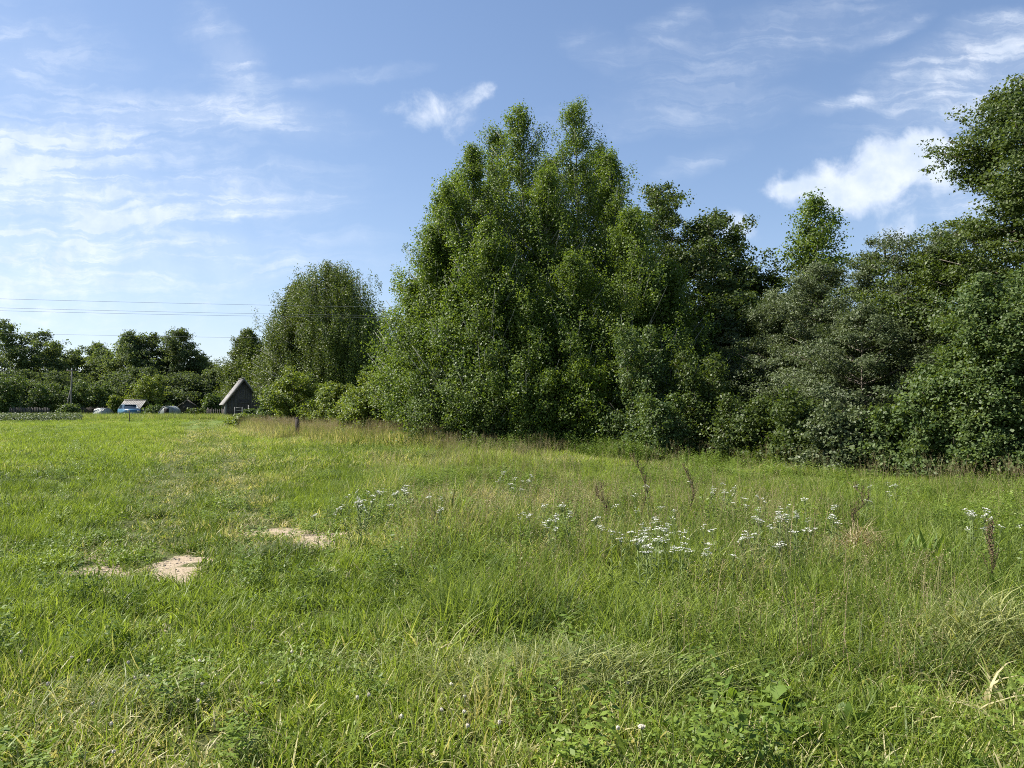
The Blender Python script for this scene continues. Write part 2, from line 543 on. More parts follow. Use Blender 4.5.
def sand(x, y):
    x = np.asarray(x, float); y = np.asarray(y, float)
    m = np.zeros_like(x)
    wx = x + (vnoise(x, y, 0.35, 11) - 0.5) * 0.5 + (vnoise(x, y, 0.12, 13) - 0.5) * 0.25
    wy = y + (vnoise(x, y, 0.35, 12) - 0.5) * 0.5 + (vnoise(x, y, 0.12, 14) - 0.5) * 0.25
    for cx, cy, rx, ry, k in SAND:
        d = np.hypot((wx - cx) / rx, (wy - cy) / ry)
        m = np.maximum(m, k * (1 - sstep(0.55, 1.25, d)))
    return m


def track(x, y):
    """0..1 along the two trodden wheel tracks that run away to the gardens"""
    cx = -2.6 - (y - 6.0) * 0.415
    a = np.minimum(np.abs(x - cx + 0.55), np.abs(x - cx - 0.75) * 1.1)
    return (1 - sstep(0.2, 0.85, a)) * sstep(6, 9, y)


def ground_mat():
    m, N, L = mat('meadow_soil')
    tc = N('ShaderNodeTexCoord')

    def noise(sc, d=8, r=0.6):
        n = N('ShaderNodeTexNoise'); n.inputs['Scale'].default_value = sc; n.inputs['Detail'].default_value = d
        n.inputs['Roughness'].default_value = r; L(tc.outputs['Object'], n.inputs[0]); return n.outputs[0]

    def rng_(v, a, b):
        n = N('ShaderNodeMapRange'); n.inputs[1].default_value = a; n.inputs[2].default_value = b; L(v, n.inputs[0]); return n.outputs[0]

    def mix(f, a, b):
        n = N('ShaderNodeMix'); n.data_type = 'RGBA'; L(f, n.inputs[0])
        for s, v in (('A', a), ('B', b)):
            if isinstance(v, tuple):
                n.inputs[s].default_value = (*v, 1)
            else:
                L(v, n.inputs[s])
        return n.outputs['Result']
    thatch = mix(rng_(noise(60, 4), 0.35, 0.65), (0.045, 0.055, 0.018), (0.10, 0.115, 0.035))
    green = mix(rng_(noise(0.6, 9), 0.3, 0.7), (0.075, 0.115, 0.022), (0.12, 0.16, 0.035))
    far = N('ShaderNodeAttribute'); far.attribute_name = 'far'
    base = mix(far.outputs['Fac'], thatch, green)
    sd = N('ShaderNodeAttribute'); sd.attribute_name = 'sand'
    gr = noise(9, 10, 0.75)
    ad = N('ShaderNodeMath'); ad.operation = 'ADD'; L(sd.outputs['Fac'], ad.inputs[0])
    sb = N('ShaderNodeMath'); sb.operation = 'MULTIPLY_ADD'; L(gr, sb.inputs[0]); sb.inputs[1].default_value = 2.2; sb.inputs[2].default_value = -1.1
    L(sb.outputs[0], ad.inputs[1])
    sandc = mix(rng_(noise(35, 10, 0.8), 0.35, 0.65), (0.20, 0.15, 0.095), (0.50, 0.41, 0.30))
    col = mix(rng_(ad.outputs[0], 0.28, 0.60), base, sandc)
    p = N('ShaderNodeBsdfPrincipled'); L(col, p.inputs['Base Color']); p.inputs['Roughness'].default_value = 0.95
    p.inputs['Specular IOR Level'].default_value = 0.1
    b = N('ShaderNodeBump'); b.inputs['Strength'].default_value = 0.7; b.inputs['Distance'].default_value = 0.03
    L(noise(28, 9, 0.75), b.inputs['Height']); L(b.outputs[0], p.inputs['Normal'])
    o = N('ShaderNodeOutputMaterial'); L(p.outputs[0], o.inputs[0])
    return m


def build_ground():
    k, n = 7.0, 300
    s = np.linspace(-1, 1, n)
    c = 1500 * np.sinh(k * s) / math.sinh(k)
    X, Y = np.meshgrid(c, c + 7.0)
    x, y = X.ravel(), Y.ravel()
    V = np.stack([x, y, gz(x, y)], 1)
    i = np.arange(n * n).reshape(n, n)
    fq = np.stack([i[:-1, :-1], i[:-1, 1:], i[1:, 1:], i[1:, :-1]], -1).reshape(-1, 4)
    me = mesh_np('ground', V, fq, mats=[ground_mat()], smooth=True)
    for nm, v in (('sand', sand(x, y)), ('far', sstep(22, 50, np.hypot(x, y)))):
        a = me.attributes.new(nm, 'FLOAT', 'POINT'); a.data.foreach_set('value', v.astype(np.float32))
    o = link('ground', me)
    tag(o, 'gently uneven meadow ground with bare sandy patches', 'ground', kind='structure')


build_ground()


# ------------------------------------------------------------------ grass
def blades(rng, n, spread, h, w, bend, seg=3, tilt=0.15, taper=0.9, base_z=0.0):
    """curved grass blades rooted in a disc: vertices, quads, one tint per face"""
    r = spread * np.sqrt(rng.random(n)); th = rng.random(n) * 6.283
    bx, by = r * np.cos(th), r * np.sin(th)
    az = rng.random(n) * 6.283
    hh = h[0] + (h[1] - h[0]) * rng.random(n)
    bd = bend[0] + (bend[1] - bend[0]) * rng.random(n)
    tl = np.abs(rng.normal(0, tilt, n))
    ww = w * (0.6 + 0.8 * rng.random(n))
    side = az + rng.normal(0, 0.9, n) + 1.57
    s = np.linspace(0, 1, seg + 1)
    ang = tl[:, None] + bd[:, None] * s[None, :] ** 1.3        # angle from vertical along the blade
    ds = hh[:, None] / seg
    ox = np.concatenate([np.zeros((n, 1)), np.cumsum(np.sin(ang[:, :-1]) * ds, 1)], 1)
    oz = np.concatenate([np.zeros((n, 1)), np.cumsum(np.cos(ang[:, :-1]) * ds, 1)], 1)
    px = bx[:, None] + ox * np.cos(az)[:, None]
    py = by[:, None] + ox * np.sin(az)[:, None]
    hw = ww[:, None] * 0.5 * (1 - taper * s[None, :] ** 1.6)
    sx, sy = np.cos(side)[:, None] * hw, np.sin(side)[:, None] * hw
    V = np.empty((n, seg + 1, 2, 3))
    V[:, :, 0] = np.stack([px - sx, py - sy, oz + base_z], -1)
    V[:, :, 1] = np.stack([px + sx, py + sy, oz + base_z], -1)
    i = np.arange(n)[:, None] * (seg + 1) * 2 + np.arange(seg)[None, :] * 2
    fq = np.stack([i, i + 1, i + 3, i + 2], -1).reshape(-1, 4)
    t = np.repeat(rng.random(n), seg)
    tip = np.stack([px[:, -1], py[:, -1], oz[:, -1] + base_z], -1)
    return V.reshape(-1, 3), fq, t, tip


def join(parts):
    V, Q, T, M, n = [], [], [], [], 0
    for k, p in enumerate(parts):
        V.append(p[0]); Q.append(p[1] + n); T.append(p[2]); n += len(p[0])
        M.append(np.full(len(p[1]), p[3] if len(p) > 3 and isinstance(p[3], int) else 0))
    return np.concatenate(V), np.concatenate(Q), np.concatenate(T), np.concatenate(M)


def specks(rng, C, size, t, nrm=None, aspect=0.6):
    n = len(C)
    nr = rng.normal(size=(n, 3)) if nrm is None else nrm + rng.normal(size=(n, 3)) * 0.35
    nr /= np.linalg.norm(nr, axis=1, keepdims=True) + 1e-9
    a = np.cross(nr, rng.normal(size=(n, 3))); a /= np.linalg.norm(a, axis=1, keepdims=True) + 1e-9
    b = np.cross(nr, a)
    s = size * (0.6 + 0.8 * rng.random(n))[:, None] * 0.5
    V = np.stack([C - a * s, C + b * s * aspect, C + a * s, C - b * s * aspect], 1).reshape(-1, 3)
    return V, np.arange(4 * n).reshape(n, 4), np.full(n, t) if np.isscalar(t) else t


M_LAWN = grass_mat('short_grass', (0.038, 0.074, 0.010), (0.232, 0.300, 0.046), (0.46, 0.41, 0.21), 0.38)
M_MEADOW = grass_mat('meadow_grass', (0.038, 0.074, 0.014), (0.236, 0.300, 0.058), (0.50, 0.44, 0.25), 0.42)
M_SEED = grass_mat('seed_stalk', (0.15, 0.15, 0.06), (0.26, 0.22, 0.11), (0.34, 0.255, 0.16), 0.2)
M_STRAW = grass_mat('straw', (0.22, 0.20, 0.09), (0.42, 0.38, 0.20), (0.50, 0.44, 0.26), 0.2)
M_CLOVER = grass_mat('clover_leaf', (0.050, 0.094, 0.014), (0.185, 0.255, 0.040), (0.3, 0.3, 0.12), 0.3)


def tuft_sources(kind):
    """an own (unlinked) collection of tuft meshes that the modifier of one grass object scatters"""
    c = bpy.data.collections.new(kind)
    rng = np.random.default_rng(abs(hash_(kind)))
    out = []
    for v in range(5):
        if kind == 'lawn_tufts':
            a = blades(rng, 72, 0.16, (0.05, 0.19), 0.0108, (0.2, 2.3), 4, 0.6)
            b = blades(rng, 14, 0.14, (0.12, 0.27), 0.006, (0.2, 1.8), 4, 0.4)
            V, Q, T, Mi = join([a[:3], b[:3]]); ms = [M_LAWN]
        elif kind == 'meadow_tufts':
            a = blades(rng, 58, 0.18, (0.12, 0.38), 0.0115, (0.5, 2.7), 5, 0.55)
            b = blades(rng, 14, 0.18, (0.30, 0.56), 0.0066, (0.2, 2.1), 5, 0.34)
            V, Q, T, Mi = join([a[:3], b[:3]]); ms = [M_MEADOW]
        elif kind == 'stalk_tufts':
            a = blades(rng, 12, 0.22, (0.48, 0.85), 0.0026, (0.0, 0.35), 4, 0.10, 0.4)
            tips = a[3]
            C = (tips[:, None, :] + rng.normal(size=(len(tips), 26, 3)) * np.array([0.011, 0.011, 0.0]))
            C[:, :, 2] += 0.03 - rng.random((len(tips), 26)) * 0.15
            s = specks(rng, C.reshape(-1, 3), 0.0085, rng.random(len(tips) * 26))
            V, Q, T, Mi = join([a[:3], s]); ms = [M_SEED]
        elif kind == 'far_lawn_tufts':
            a = blades(rng, 110, 0.40, (0.07, 0.22), 0.013, (0.2, 1.9), 3, 0.5)
            V, Q, T, Mi = join([a[:3]]); ms = [M_LAWN]
        elif kind == 'far_meadow_tufts':
            a = blades(rng, 90, 0.38, (0.2, 0.55), 0.012, (0.2, 1.8), 3, 0.35)
            V, Q, T, Mi = join([a[:3]]); ms = [M_MEADOW]
        elif kind == 'weed_tufts':
            n = 9
            r = 0.16 * np.sqrt(rng.random(n)); th = rng.random(n) * 6.283
            hh = 0.22 + 0.26 * rng.random(n)
            parts = [blades(rng, 10, 0.16, (0.2, 0.4), 0.006, (0.3, 1.8), 4, 0.3)[:3]]
            C = []
            for q in range(n):
                zz = np.linspace(0.15, 1, 17) * hh[q]
                a = np.arange(17) * 2.4 + th[q]
                l = 0.045 * (1.15 - zz / hh[q]) + 0.012
                bx, by = r[q] * np.cos(th[q]), r[q] * np.sin(th[q])
                for f_ in (0.45, 1.0):
                    C.append(np.stack([bx + l * f_ * np.cos(a), by + l * f_ * np.sin(a), zz - 0.006 * f_], 1))
            C = np.concatenate(C)
            parts.append(specks(rng, C, 0.034, rng.random(len(C)), np.array([[0, 0, 1.0]]), 0.45))
            V, Q, T, Mi = join(parts); ms = [M_CLOVER]
        elif kind == 'straw_tufts':
            a = blades(rng, 7, 0.12, (0.12, 0.42), 0.0075, (0.1, 0.9), 4, 0.1, 0.7)
            V, Q, T, Mi = join([a[:3]]); V[:, 2] *= 0.16; V[:, 2] += 0.05 + 0.06 * rng.random(); ms = [M_STRAW]
        else:   # clover
            n = 46
            r = 0.15 * np.sqrt(rng.random(n)); th = rng.random(n) * 6.283
            hgt = 0.03 + 0.09 * rng.random(n)
            C = np.stack([r * np.cos(th), r * np.sin(th), hgt], 1)
            parts = []
            for k in range(3):
                a = rng.random(n) * 0.5 + k * 2.094 + th
                c2 = C + np.stack([np.cos(a), np.sin(a), rng.normal(0, .2, n)], 1) * 0.011
                parts.append(specks(rng, c2, 0.019, rng.random(n), np.array([[0, 0, 1.0]]), 0.8))
            g = blades(rng, 18, 0.15, (0.06, 0.16), 0.005, (0.3, 1.5), 3, 0.3)
            w = blades(rng, 7, 0.12, (0.08, 0.17), 0.022, (0.5, 1.5), 4, 0.5, 0.95)   # broader weed leaves
            V, Q, T, Mi = join(parts + [g[:3], w[:3]]); ms = [M_CLOVER]
        me = mesh_np('grass_tuft', V, Q, tint=T, mats=ms, mi=Mi)
        o = bpy.data.objects.new('grass_tuft_%s' % 'abcde'[v], me)
        c.objects.link(o)
    return c


def hash_(s):
    h = 7
    for ch in s:
        h = (h * 131 + ord(ch)) % 1000003
    return h


def scatter(name, label, kind, x, y, scl, dry, lush, seed, lean=0.12, cat='grass'):
    rng = np.random.default_rng(seed)
    n = len(x)
    me = bpy.data.meshes.new(name)
    me.vertices.add(n)
    me.vertices.foreach_set('co', np.stack([x, y, gz(x, y) - 0.01], 1).astype(np.float32).ravel())
    rot = np.stack([rng.normal(0, lean, n), rng.normal(0, lean, n), rng.random(n) * 6.283], 1)
    s3 = np.stack([scl[:, 0], scl[:, 0], scl[:, 1]], 1)
    for nm, tp, val in (('rot', 'FLOAT_VECTOR', rot), ('scl', 'FLOAT_VECTOR', s3)):
        a = me.attributes.new(nm, tp, 'POINT'); a.data.foreach_set('vector', val.astype(np.float32).ravel())
    for nm, val in (('dry', dry), ('lush', lush)):
        a = me.attributes.new(nm, 'FLOAT', 'POINT'); a.data.foreach_set('value', val.astype(np.float32))
    a = me.attributes.new('pick', 'INT', 'POINT'); a.data.foreach_set('value', rng.integers(0, 5, n).astype(np.int32))
    o = link(name, me)
    tag(o, label, cat, kind='stuff')
    ng = bpy.data.node_groups.new(name, 'GeometryNodeTree')
    ng.interface.new_socket('Geometry', in_out='INPUT', socket_type='NodeSocketGeometry')
    ng.interface.new_socket('Geometry', in_out='OUTPUT', socket_type='NodeSocketGeometry')
    N, L = ng.nodes.new, ng.links.new
    gi, go = N('NodeGroupInput'), N('NodeGroupOutput')
    ci = N('GeometryNodeCollectionInfo'); ci.inputs['Collection'].default_value = tuft_sources(kind)
    ci.inputs['Separate Children'].default_value = True; ci.inputs['Reset Children'].default_value = True

    def attr(nm, tp):
        q = N('GeometryNodeInputNamedAttribute'); q.data_type = tp; q.inputs['Name'].default_value = nm
        return q.outputs['Attribute']
    iop = N('GeometryNodeInstanceOnPoints')
    iop.inputs['Pick Instance'].default_value = True
    L(gi.outputs[0], iop.inputs['Points']); L(ci.outputs[0], iop.inputs['Instance'])
    L(attr('pick', 'INT'), iop.inputs['Instance Index'])
    L(attr('rot', 'FLOAT_VECTOR'), iop.inputs['Rotation']); L(attr('scl', 'FLOAT_VECTOR'), iop.inputs['Scale'])
    L(iop.outputs[0], go.inputs[0])
    md = o.modifiers.new('scatter', 'NODES'); md.node_group = ng
    return o


def ring(d0, d1, per_m2, seed, half=47.0, x_cut=None):
    """evenly scattered points in a wedge in front of the viewer"""
    rng = np.random.default_rng(seed)
    area = R(2 * half) / 2 * (d1 ** 2 - d0 ** 2)
    n = int(area * per_m2)
    d = np.sqrt(d0 ** 2 + (d1 ** 2 - d0 ** 2) * rng.random(n))
    a = (rng.random(n) * 2 - 1) * R(half)
    return d * np.sin(a), d * np.cos(a)


def tallness(x, y):
    """0 mown, 1 uncut meadow"""
    nx = x + (vnoise(x, y, 2.2, 21) - 0.5) * 2.2
    edge = np.interp(y, [0, 4, 6, 10, 14, 20, 26, 29, 32, 36, 40, 60], [3.0, 0.2, -1.0, -2.3, -3.0, -3.0, -4.5, -8.0, -11.0, -13.0, -15.0, -26])
    t = sstep(-0.7, 0.9, nx - edge)
    return t * sstep(3.2, 5.2, y + (vnoise(x, y, 1.1, 22) - 0.5) * 2.0 + 0.18 * np.clip(x, -2, 3))


def build_grass():
    rng = np.random.default_rng(5)

    def fields(x, y):
        big = vnoise(x, y, 5.0, 31) * 0.6 + vnoise(x, y, 1.3, 32) * 0.4
        dryn = vnoise(x, y, 3.0, 33) * 0.6 + vnoise(x, y, 0.8, 34) * 0.4
        return big, dryn
    # mown / short grass
    for nm, lab, d0, d1, dens, kind, seed in (
            ('lawn_grass', 'short bright green grass covering the near meadow', 2.0, 7.5, 95, 'lawn_tufts', 1),
            ('lawn_grass', 'short green grass between the sandy patches and the tree edge', 7.5, 18, 48, 'lawn_tufts', 2),
            ('lawn_grass', 'smooth light green mown field running back to the dark shed', 18, 45, 11, 'far_lawn_tufts', 3),
            ('lawn_grass', 'far end of the light green field before the gardens', 45, 125, 2.6, 'far_lawn_tufts', 4)):
        x, y = ring(d0, d1, dens, 100 + seed)
        if d0 >= 45:
            k = x < 6
            x, y = x[k], y[k]
        tl, sd, tr = tallness(x, y), sand(x, y), track(x, y)
        big, dryn = fields(x, y)
        keep = (rng.random(len(x)) < (1 - 0.65 * tl)) & (rng.random(len(x)) > sd * 1.5) & (rng.random(len(x)) > tr * 0.35) & (rng.random(len(x)) < 0.42 + 1.1 * sstep(0.25, 0.6, vnoise(x, y, 0.38, 61)))
        x, y, tl, sd, tr, big, dryn = (v[keep] for v in (x, y, tl, sd, tr, big, dryn))
        hz = (0.45 + 0.75 * big + 0.55 * sstep(0.55, 0.9, vnoise(x, y, 0.55, 62))) * (1 - 0.55 * tr) * (1 - 0.5 * sd)
        hz *= np.where(y > 18, 0.9, 1.0)
        s = np.stack([0.85 + 0.4 * rng.random(len(x)), hz * (0.8 + 0.4 * rng.random(len(x)))], 1)
        dry = np.clip(0.05 + 0.12 * (1 - sstep(4, 6.5, y)) + 0.38 * sstep(0.45, 0.8, dryn) + 0.25 * tr + 0.4 * sd, 0, 0.8)
        lush = np.clip(0.08 + 1.0 * (big - 0.28) + rng.normal(0, 0.22, len(x)) + np.where(y > 18, 0.15, 0) - 0.9 * tr, 0, 1)
        scatter(nm, lab, kind, x, y, s, dry, lush, seed, 0.2)
    # uncut meadow
    for lab, d0, d1, dens, kind, seed in (
            ('tall uncut meadow grass in the near right half', 3.0, 9.0, 46, 'meadow_tufts', 11),
            ('tall uncut meadow grass around the white flowers', 9.0, 18, 26, 'meadow_tufts', 12),
            ('tall grass along the foot of the tree belt', 18, 48, 5.5, 'far_meadow_tufts', 13)):
        x, y = ring(d0, d1, dens, 200 + seed)
        tl, sd = tallness(x, y), sand(x, y)
        tl = tl * sstep(0.5, 1.6, np.hypot((x + 9.5) * 1.0, (y - 32.0) * 0.7))
        big, dryn = fields(x, y)
        keep = (rng.random(len(x)) < tl) & (rng.random(len(x)) > sd * 0.9) & (rng.random(len(x)) < 0.30 + 1.1 * sstep(0.2, 0.6, vnoise(x, y, 0.45, 63)))
        x, y, tl, big, dryn = (v[keep] for v in (x, y, tl, big, dryn))
        hz = (0.45 + 0.6 * big + 0.5 * sstep(0.5, 0.9, vnoise(x, y, 0.8, 64))) * (0.6 + 0.4 * tl)
        hz *= 1 - 0.5 * sstep(12, 16, y) * sstep(-3, 2, x) * np.where(y > 27, 1.4, 1.0)
        s = np.stack([0.9 + 0.4 * rng.random(len(x)), hz * (0.8 + 0.4 * rng.random(len(x)))], 1)
        dry = np.clip(0.14 + 0.25 * ((y > 27) & (x < -2)) + 0.5 * sstep(0.42, 0.8, dryn) - np.where((y > 15) & (x > -3), 0.2, 0), 0.0, 0.75)
        lush = np.clip(0.05 + 0.7 * (big - 0.3) + rng.normal(0, 0.24, len(x)) + np.where((y > 15) & (x > -3), 0.45, 0), 0, 1)
        scatter('meadow_grass', lab, kind, x, y, s, dry, lush, seed, 0.12)
    # seed stalks
    for lab, d0, d1, dens, seed in (('thin pale seed stalks standing over the near meadow', 4.2, 12, 5.5, 21),
                                    ('reddish tan flowering grass stalks in the mid meadow', 12, 44, 3.8, 22)):
        x, y = ring(d0, d1, dens, 300 + seed)
        tl = tallness(x, y); big, dryn = fields(x, y)
        patch = np.maximum(sstep(0.38, 0.62, vnoise(x, y, 2.6, 41)), 0.95 * ((y > 27) & (x < -2)))
        edge = ((y > 16) & (x > 1))
        keep = (rng.random(len(x)) < sstep(0.5, 1, tl) * (0.18 + 0.82 * patch)) & ~(edge & (rng.random(len(x)) < 0.75))
        x, y, big, patch = x[keep], y[keep], big[keep], patch[keep]
        k2 = np.where(y < 7, 0.55, 1.0) > rng.random(len(x))
        x, y, big, patch = x[k2], y[k2], big[k2], patch[k2]
        s = np.stack([0.9 + 0.5 * rng.random(len(x)), (0.60 + 0.33 * rng.random(len(x)))], 1)
        dry = np.clip(0.25 + 0.5 * patch * rng.random(len(x)), 0, 0.9)
        scatter('seed_stalks', lab, 'stalk_tufts', x, y, s, dry, 0.3 * rng.random(len(x)), seed, 0.08)
    # clover and small broad-leaved weeds
    x, y = ring(2.0, 10, 26, 400)
    c = 0.8 * sstep(0.45, 0.75, vnoise(x, y, 0.6, 51)) * (1 - 0.8 * tallness(x, y)) * (1 - sand(x, y))
    keep = rng.random(len(x)) < c
    x, y = x[keep], y[keep]
    big, dryn = fields(x, y)
    s = np.stack([0.8 + 0.6 * rng.random(len(x)), 0.8 + 0.7 * rng.random(len(x))], 1)
    scatter('clover', 'low dark green clover and weeds among the near grass', 'clover_tufts', x, y, s, 0.05 * np.ones(len(x)), 0.6 * big, 31, 0.15, 'clover')

    n = 1500
    px = rng.uniform(-20, 262, n); D = rng.uniform(72, 84, n)
    x = (px - 512) / F * D
    k = rng.random(n) < 0.25 + 0.75 * sstep(0.35, 0.65, vnoise(x, D, 3.0, 95))
    x, D = x[k], D[k]
    scatter('meadow_grass', 'rank taller grass where the far field meets the gardens', 'far_meadow_tufts', x, D,
            np.stack([1.0 + 0.5 * rng.random(len(x)), 0.7 + 0.7 * rng.random(len(x))], 1), 0.25 * np.ones(len(x)), 0.6 * rng.random(len(x)), 15, 0.1)
    # tall pale strip round the free standing post
    n = 1300
    px = rng.uniform(246, 440, n)
    D = np.interp(px, [240, 300, 350, 440], [43, 32.5, 28.0, 25.0]) + rng.uniform(-0.8, 2.4, n)
    x = (px - 512) / F * D
    k = np.hypot(x + 9.5, (D - 32.0) * 0.7) > 0.9
    x, D = x[k], D[k]
    scatter('meadow_grass', 'strip of tall pale dry grass around the free standing post', 'far_meadow_tufts', x, D,
            np.stack([0.9 + 0.4 * rng.random(len(x)), 1.0 + 0.6 * rng.random(len(x))], 1), 0.25 + 0.4 * rng.random(len(x)), 0.5 * rng.random(len(x)), 16, 0.1)
    k = rng.random(len(x)) < 0.6
    x, D = x[k] + rng.normal(0, 0.3, k.sum()), D[k]
    scatter('seed_stalks', 'pinkish seed stalks standing over the tall strip by the post', 'stalk_tufts', x, D,
            np.stack([1.0 + 0.5 * rng.random(len(x)), 0.9 + 0.4 * rng.random(len(x))], 1), 0.5 * np.ones(len(x)), 0.4 * rng.random(len(x)), 23, 0.08)
    # leafy meadow herbs mixed into the grass
    for lab, d0, d1, dens, seed in (('leafy green herbs mixed through the near meadow grass', 2.6, 10, 20, 41), ('leafy green herbs mixed through the mid meadow grass', 10, 30, 9, 42)):
        x, y = ring(d0, d1, dens, 500 + seed)
        p = sstep(0.42, 0.75, vnoise(x, y, 1.6, 71)) * (0.12 + 0.88 * tallness(x, y)) * (1 - sand(x, y))
        keep = rng.random(len(x)) < p
        x, y = x[keep], y[keep]
        sc = 0.7 + 0.6 * rng.random(len(x))
        scatter('meadow_herbs', lab, 'weed_tufts', x, y, np.stack([sc, sc * (0.55 + 0.55 * vnoise(x, y, 0.9, 72))], 1), 0.1 * np.ones(len(x)), 0.55 * rng.random(len(x)), seed, 0.12, 'weeds')
    x, y = ring(2.2, 11, 22, 601)
    keep = rng.random(len(x)) < sstep(0.35, 0.8, vnoise(x, y, 0.8, 91))
    x, y = x[keep], y[keep]
    scatter('dead_grass', 'dead pale blades lying in the near grass', 'straw_tufts', x, y, np.stack([0.8 + 0.5 * rng.random(len(x)), np.ones(len(x))], 1), 0.3 * np.ones(len(x)), 0.3 * rng.random(len(x)), 44, 0.15)
    # nettles and tall herbs along the foot of the trees
    e = np.array([(380, 30.5), (424, 26.2), (490, 24.4), (590, 23.5), (660, 21.6), (745, 20.0), (842, 17.0), (950, 15.4), (1060, 14.4)])
    n = 1500
    px = rng.uniform(330, 1060, n)
    D = np.interp(px, e[:, 0], e[:, 1]) - 0.5 + rng.normal(0, 0.55, n)
    x = (px - 512) / F * D
    keep = rng.random(n) < (0.1 + 0.8 * sstep(0.4, 0.7, vnoise(x, D, 1.5, 81))) * np.where(px > 770, 0.5, 1.0)
    x, D = x[keep], D[keep]
    sc = 0.75 + 0.5 * rng.random(len(x))
    scatter('nettles', 'tall nettles and herbs where the meadow meets the tree belt', 'weed_tufts', x, D, np.stack([sc * 1.25, sc * np.where(x > 5, 0.7, 1.2)], 1), 0.12 * np.ones(len(x)), 0.25 * rng.random(len(x)), 43, 0.1, 'weeds')


build_grass()


# ------------------------------------------------------------------ the aspen belt in the middle
AS = dict(prof='cone', rise=1.15, clus=11, per=58, sig=0.165, leaf=0.073, lump=0.8, flat=1.3, inner=0.3, spr=0.13)
ASPENS = 'aspens of the middle tree belt'
for lab, px, D, top, half, nb, kw in (
        ('tall aspen forming the left one of the twin peaks', 521, 31.0, 103, 62, 120, {}),
        ('tallest slender aspen forming the right one of the twin peaks', 580, 33.0, 99, 50, 110, {}),
        ('bushy aspen stepping down to the left of the twin peaks', 476, 29.5, 143, 56, 120, {}),
        ('leafy aspen on the left slope of the belt, third from the weeping birch', 448, 28.8, 183, 50, 110, {}),
        ('lower bright aspen on the left slope, second from the weeping birch', 432, 28.2, 228, 35, 90, {}),
        ('shortest left aspen of the belt, nearest to the weeping birch', 416, 28.8, 286, 21, 70, {}),
        ('aspen filling the notch below the twin peaks', 549, 29.0, 168, 55, 120, {}),
        ('aspen on the right shoulder of the twin peaks', 613, 30.2, 152, 50, 110, {}),
        ('slim aspen with a pale bare stem showing halfway up, before the dark oak', 632, 27.4, 210, 44, 90, dict(base=2.4)),
        ('front aspen with full crown low on the left half of the belt', 487, 26.6, 222, 52, 110, {}),
        ('front aspen standing before the notch of the twin peaks', 572, 26.4, 255, 48, 100, {}),
        ('low front aspen at the left foot of the belt', 456, 26.8, 285, 38, 90, {}),
        ('short front aspen in the middle of the belt edge', 528, 25.8, 300, 46, 90, {}),
        ('aspen peering out between the left peak and the bushy one', 495, 33.5, 128, 48, 110, {}),
        ('aspen set back in the notch between the twin peaks', 550, 34.5, 156, 44, 110, {}),
        ('aspen set back behind the right shoulder', 600, 34.5, 142, 48, 100, {}),
        ('aspen set back on the left slope', 455, 32.5, 172, 46, 100, {}),
        ('half hidden aspen right of the slim pale stemmed one', 668, 27.6, 262, 44, 90, {})):
    k = dict(AS); k['base'] = 0.5; k.update(kw); k['nb'] = int(nb * 1.75)
    tree('aspen_tree', lab, 'tree', px, D, top, half * 1.36, M_ASPEN, M_PALEBARK, seed=px, group=ASPENS, **k)

OAK = dict(prof='round', rise=0.5, clus=13, per=48, sig=0.24, leaf=0.12, lump=0.45, flat=0.6, nb=95, inner=0.45, spr=0.13)
for lab, px, D, top, half, kw in (
        ('dark round crowned oak rising behind the right end of the aspens', 655, 38.0, 183, 52, {}),
        ('broad dark oak between the aspens and the lone pointed poplar', 712, 37.0, 213, 66, dict(nb=150)),
        ('lower dark oak sloping down towards the lone pointed poplar', 752, 36.0, 268, 40, {}),
        ('deep green tree filling the dark gap below the broad oak', 735, 31.0, 295, 50, {})):
    k = dict(OAK); k.update(kw)
    tree('oak_tree', lab, 'tree', px, D, top, half, M_OAK, M_BARK, seed=px, group='dark oaks behind the aspens', **k)

tree('poplar_tree', 'lone pointed poplar standing clear above the grey willows', 'tree', 815, 34.0, 196, 38, M_ASPEN, M_PALEBARK, seed=8,
     prof='dome', nb=120, rise=0.9, clus=11, per=34, sig=0.24, leaf=0.11, lump=0.55, flat=0.9)

WI = dict(prof='round', rise=0.6, clus=11, per=75, sig=0.20, leaf=0.088, lump=0.6, flat=0.5, aspect=0.42, nb=85, up_n=0.7, droop=0.10, inner=0.5, spr=0.13)
for lab, px, D, top, half, kw in (
        ('greyish willow with the highest crown, left of the big overhanging tree', 884, 24.5, 236, 62, dict(nb=100)),
        ('greyish willow leaning on the left under the lone poplar', 822, 25.5, 262, 56, dict(nb=95)),
        ('greyish willow tucked beneath the big overhanging tree', 948, 24.0, 228, 56, dict(nb=95)),
        ('lower front willow with silvery leaves in the middle of the willow group', 862, 22.0, 305, 62, dict(base=0.6)),
        ('dim willow at the left end of the willow group by the oak', 778, 27.5, 292, 42, {})):
    k = dict(WI); k.update(kw)
    tree('willow_tree', lab, 'tree', px, D, top, half, M_WILLOW, M_BARK, seed=px, group='grey willows right of the oaks', **k)

tree('ash_tree', 'big tree reaching in from the right edge with open upper crown', 'tree', 1052, 21.5, 76, 100, M_OAK, M_BARK, seed=44,
     prof='round', base=2.2, nb=175, rise=0.4, clus=17, per=85, sig=0.22, leaf=0.082, lump=0.55, flat=0.5, droop=0.06, inner=0.5, spr=0.13)

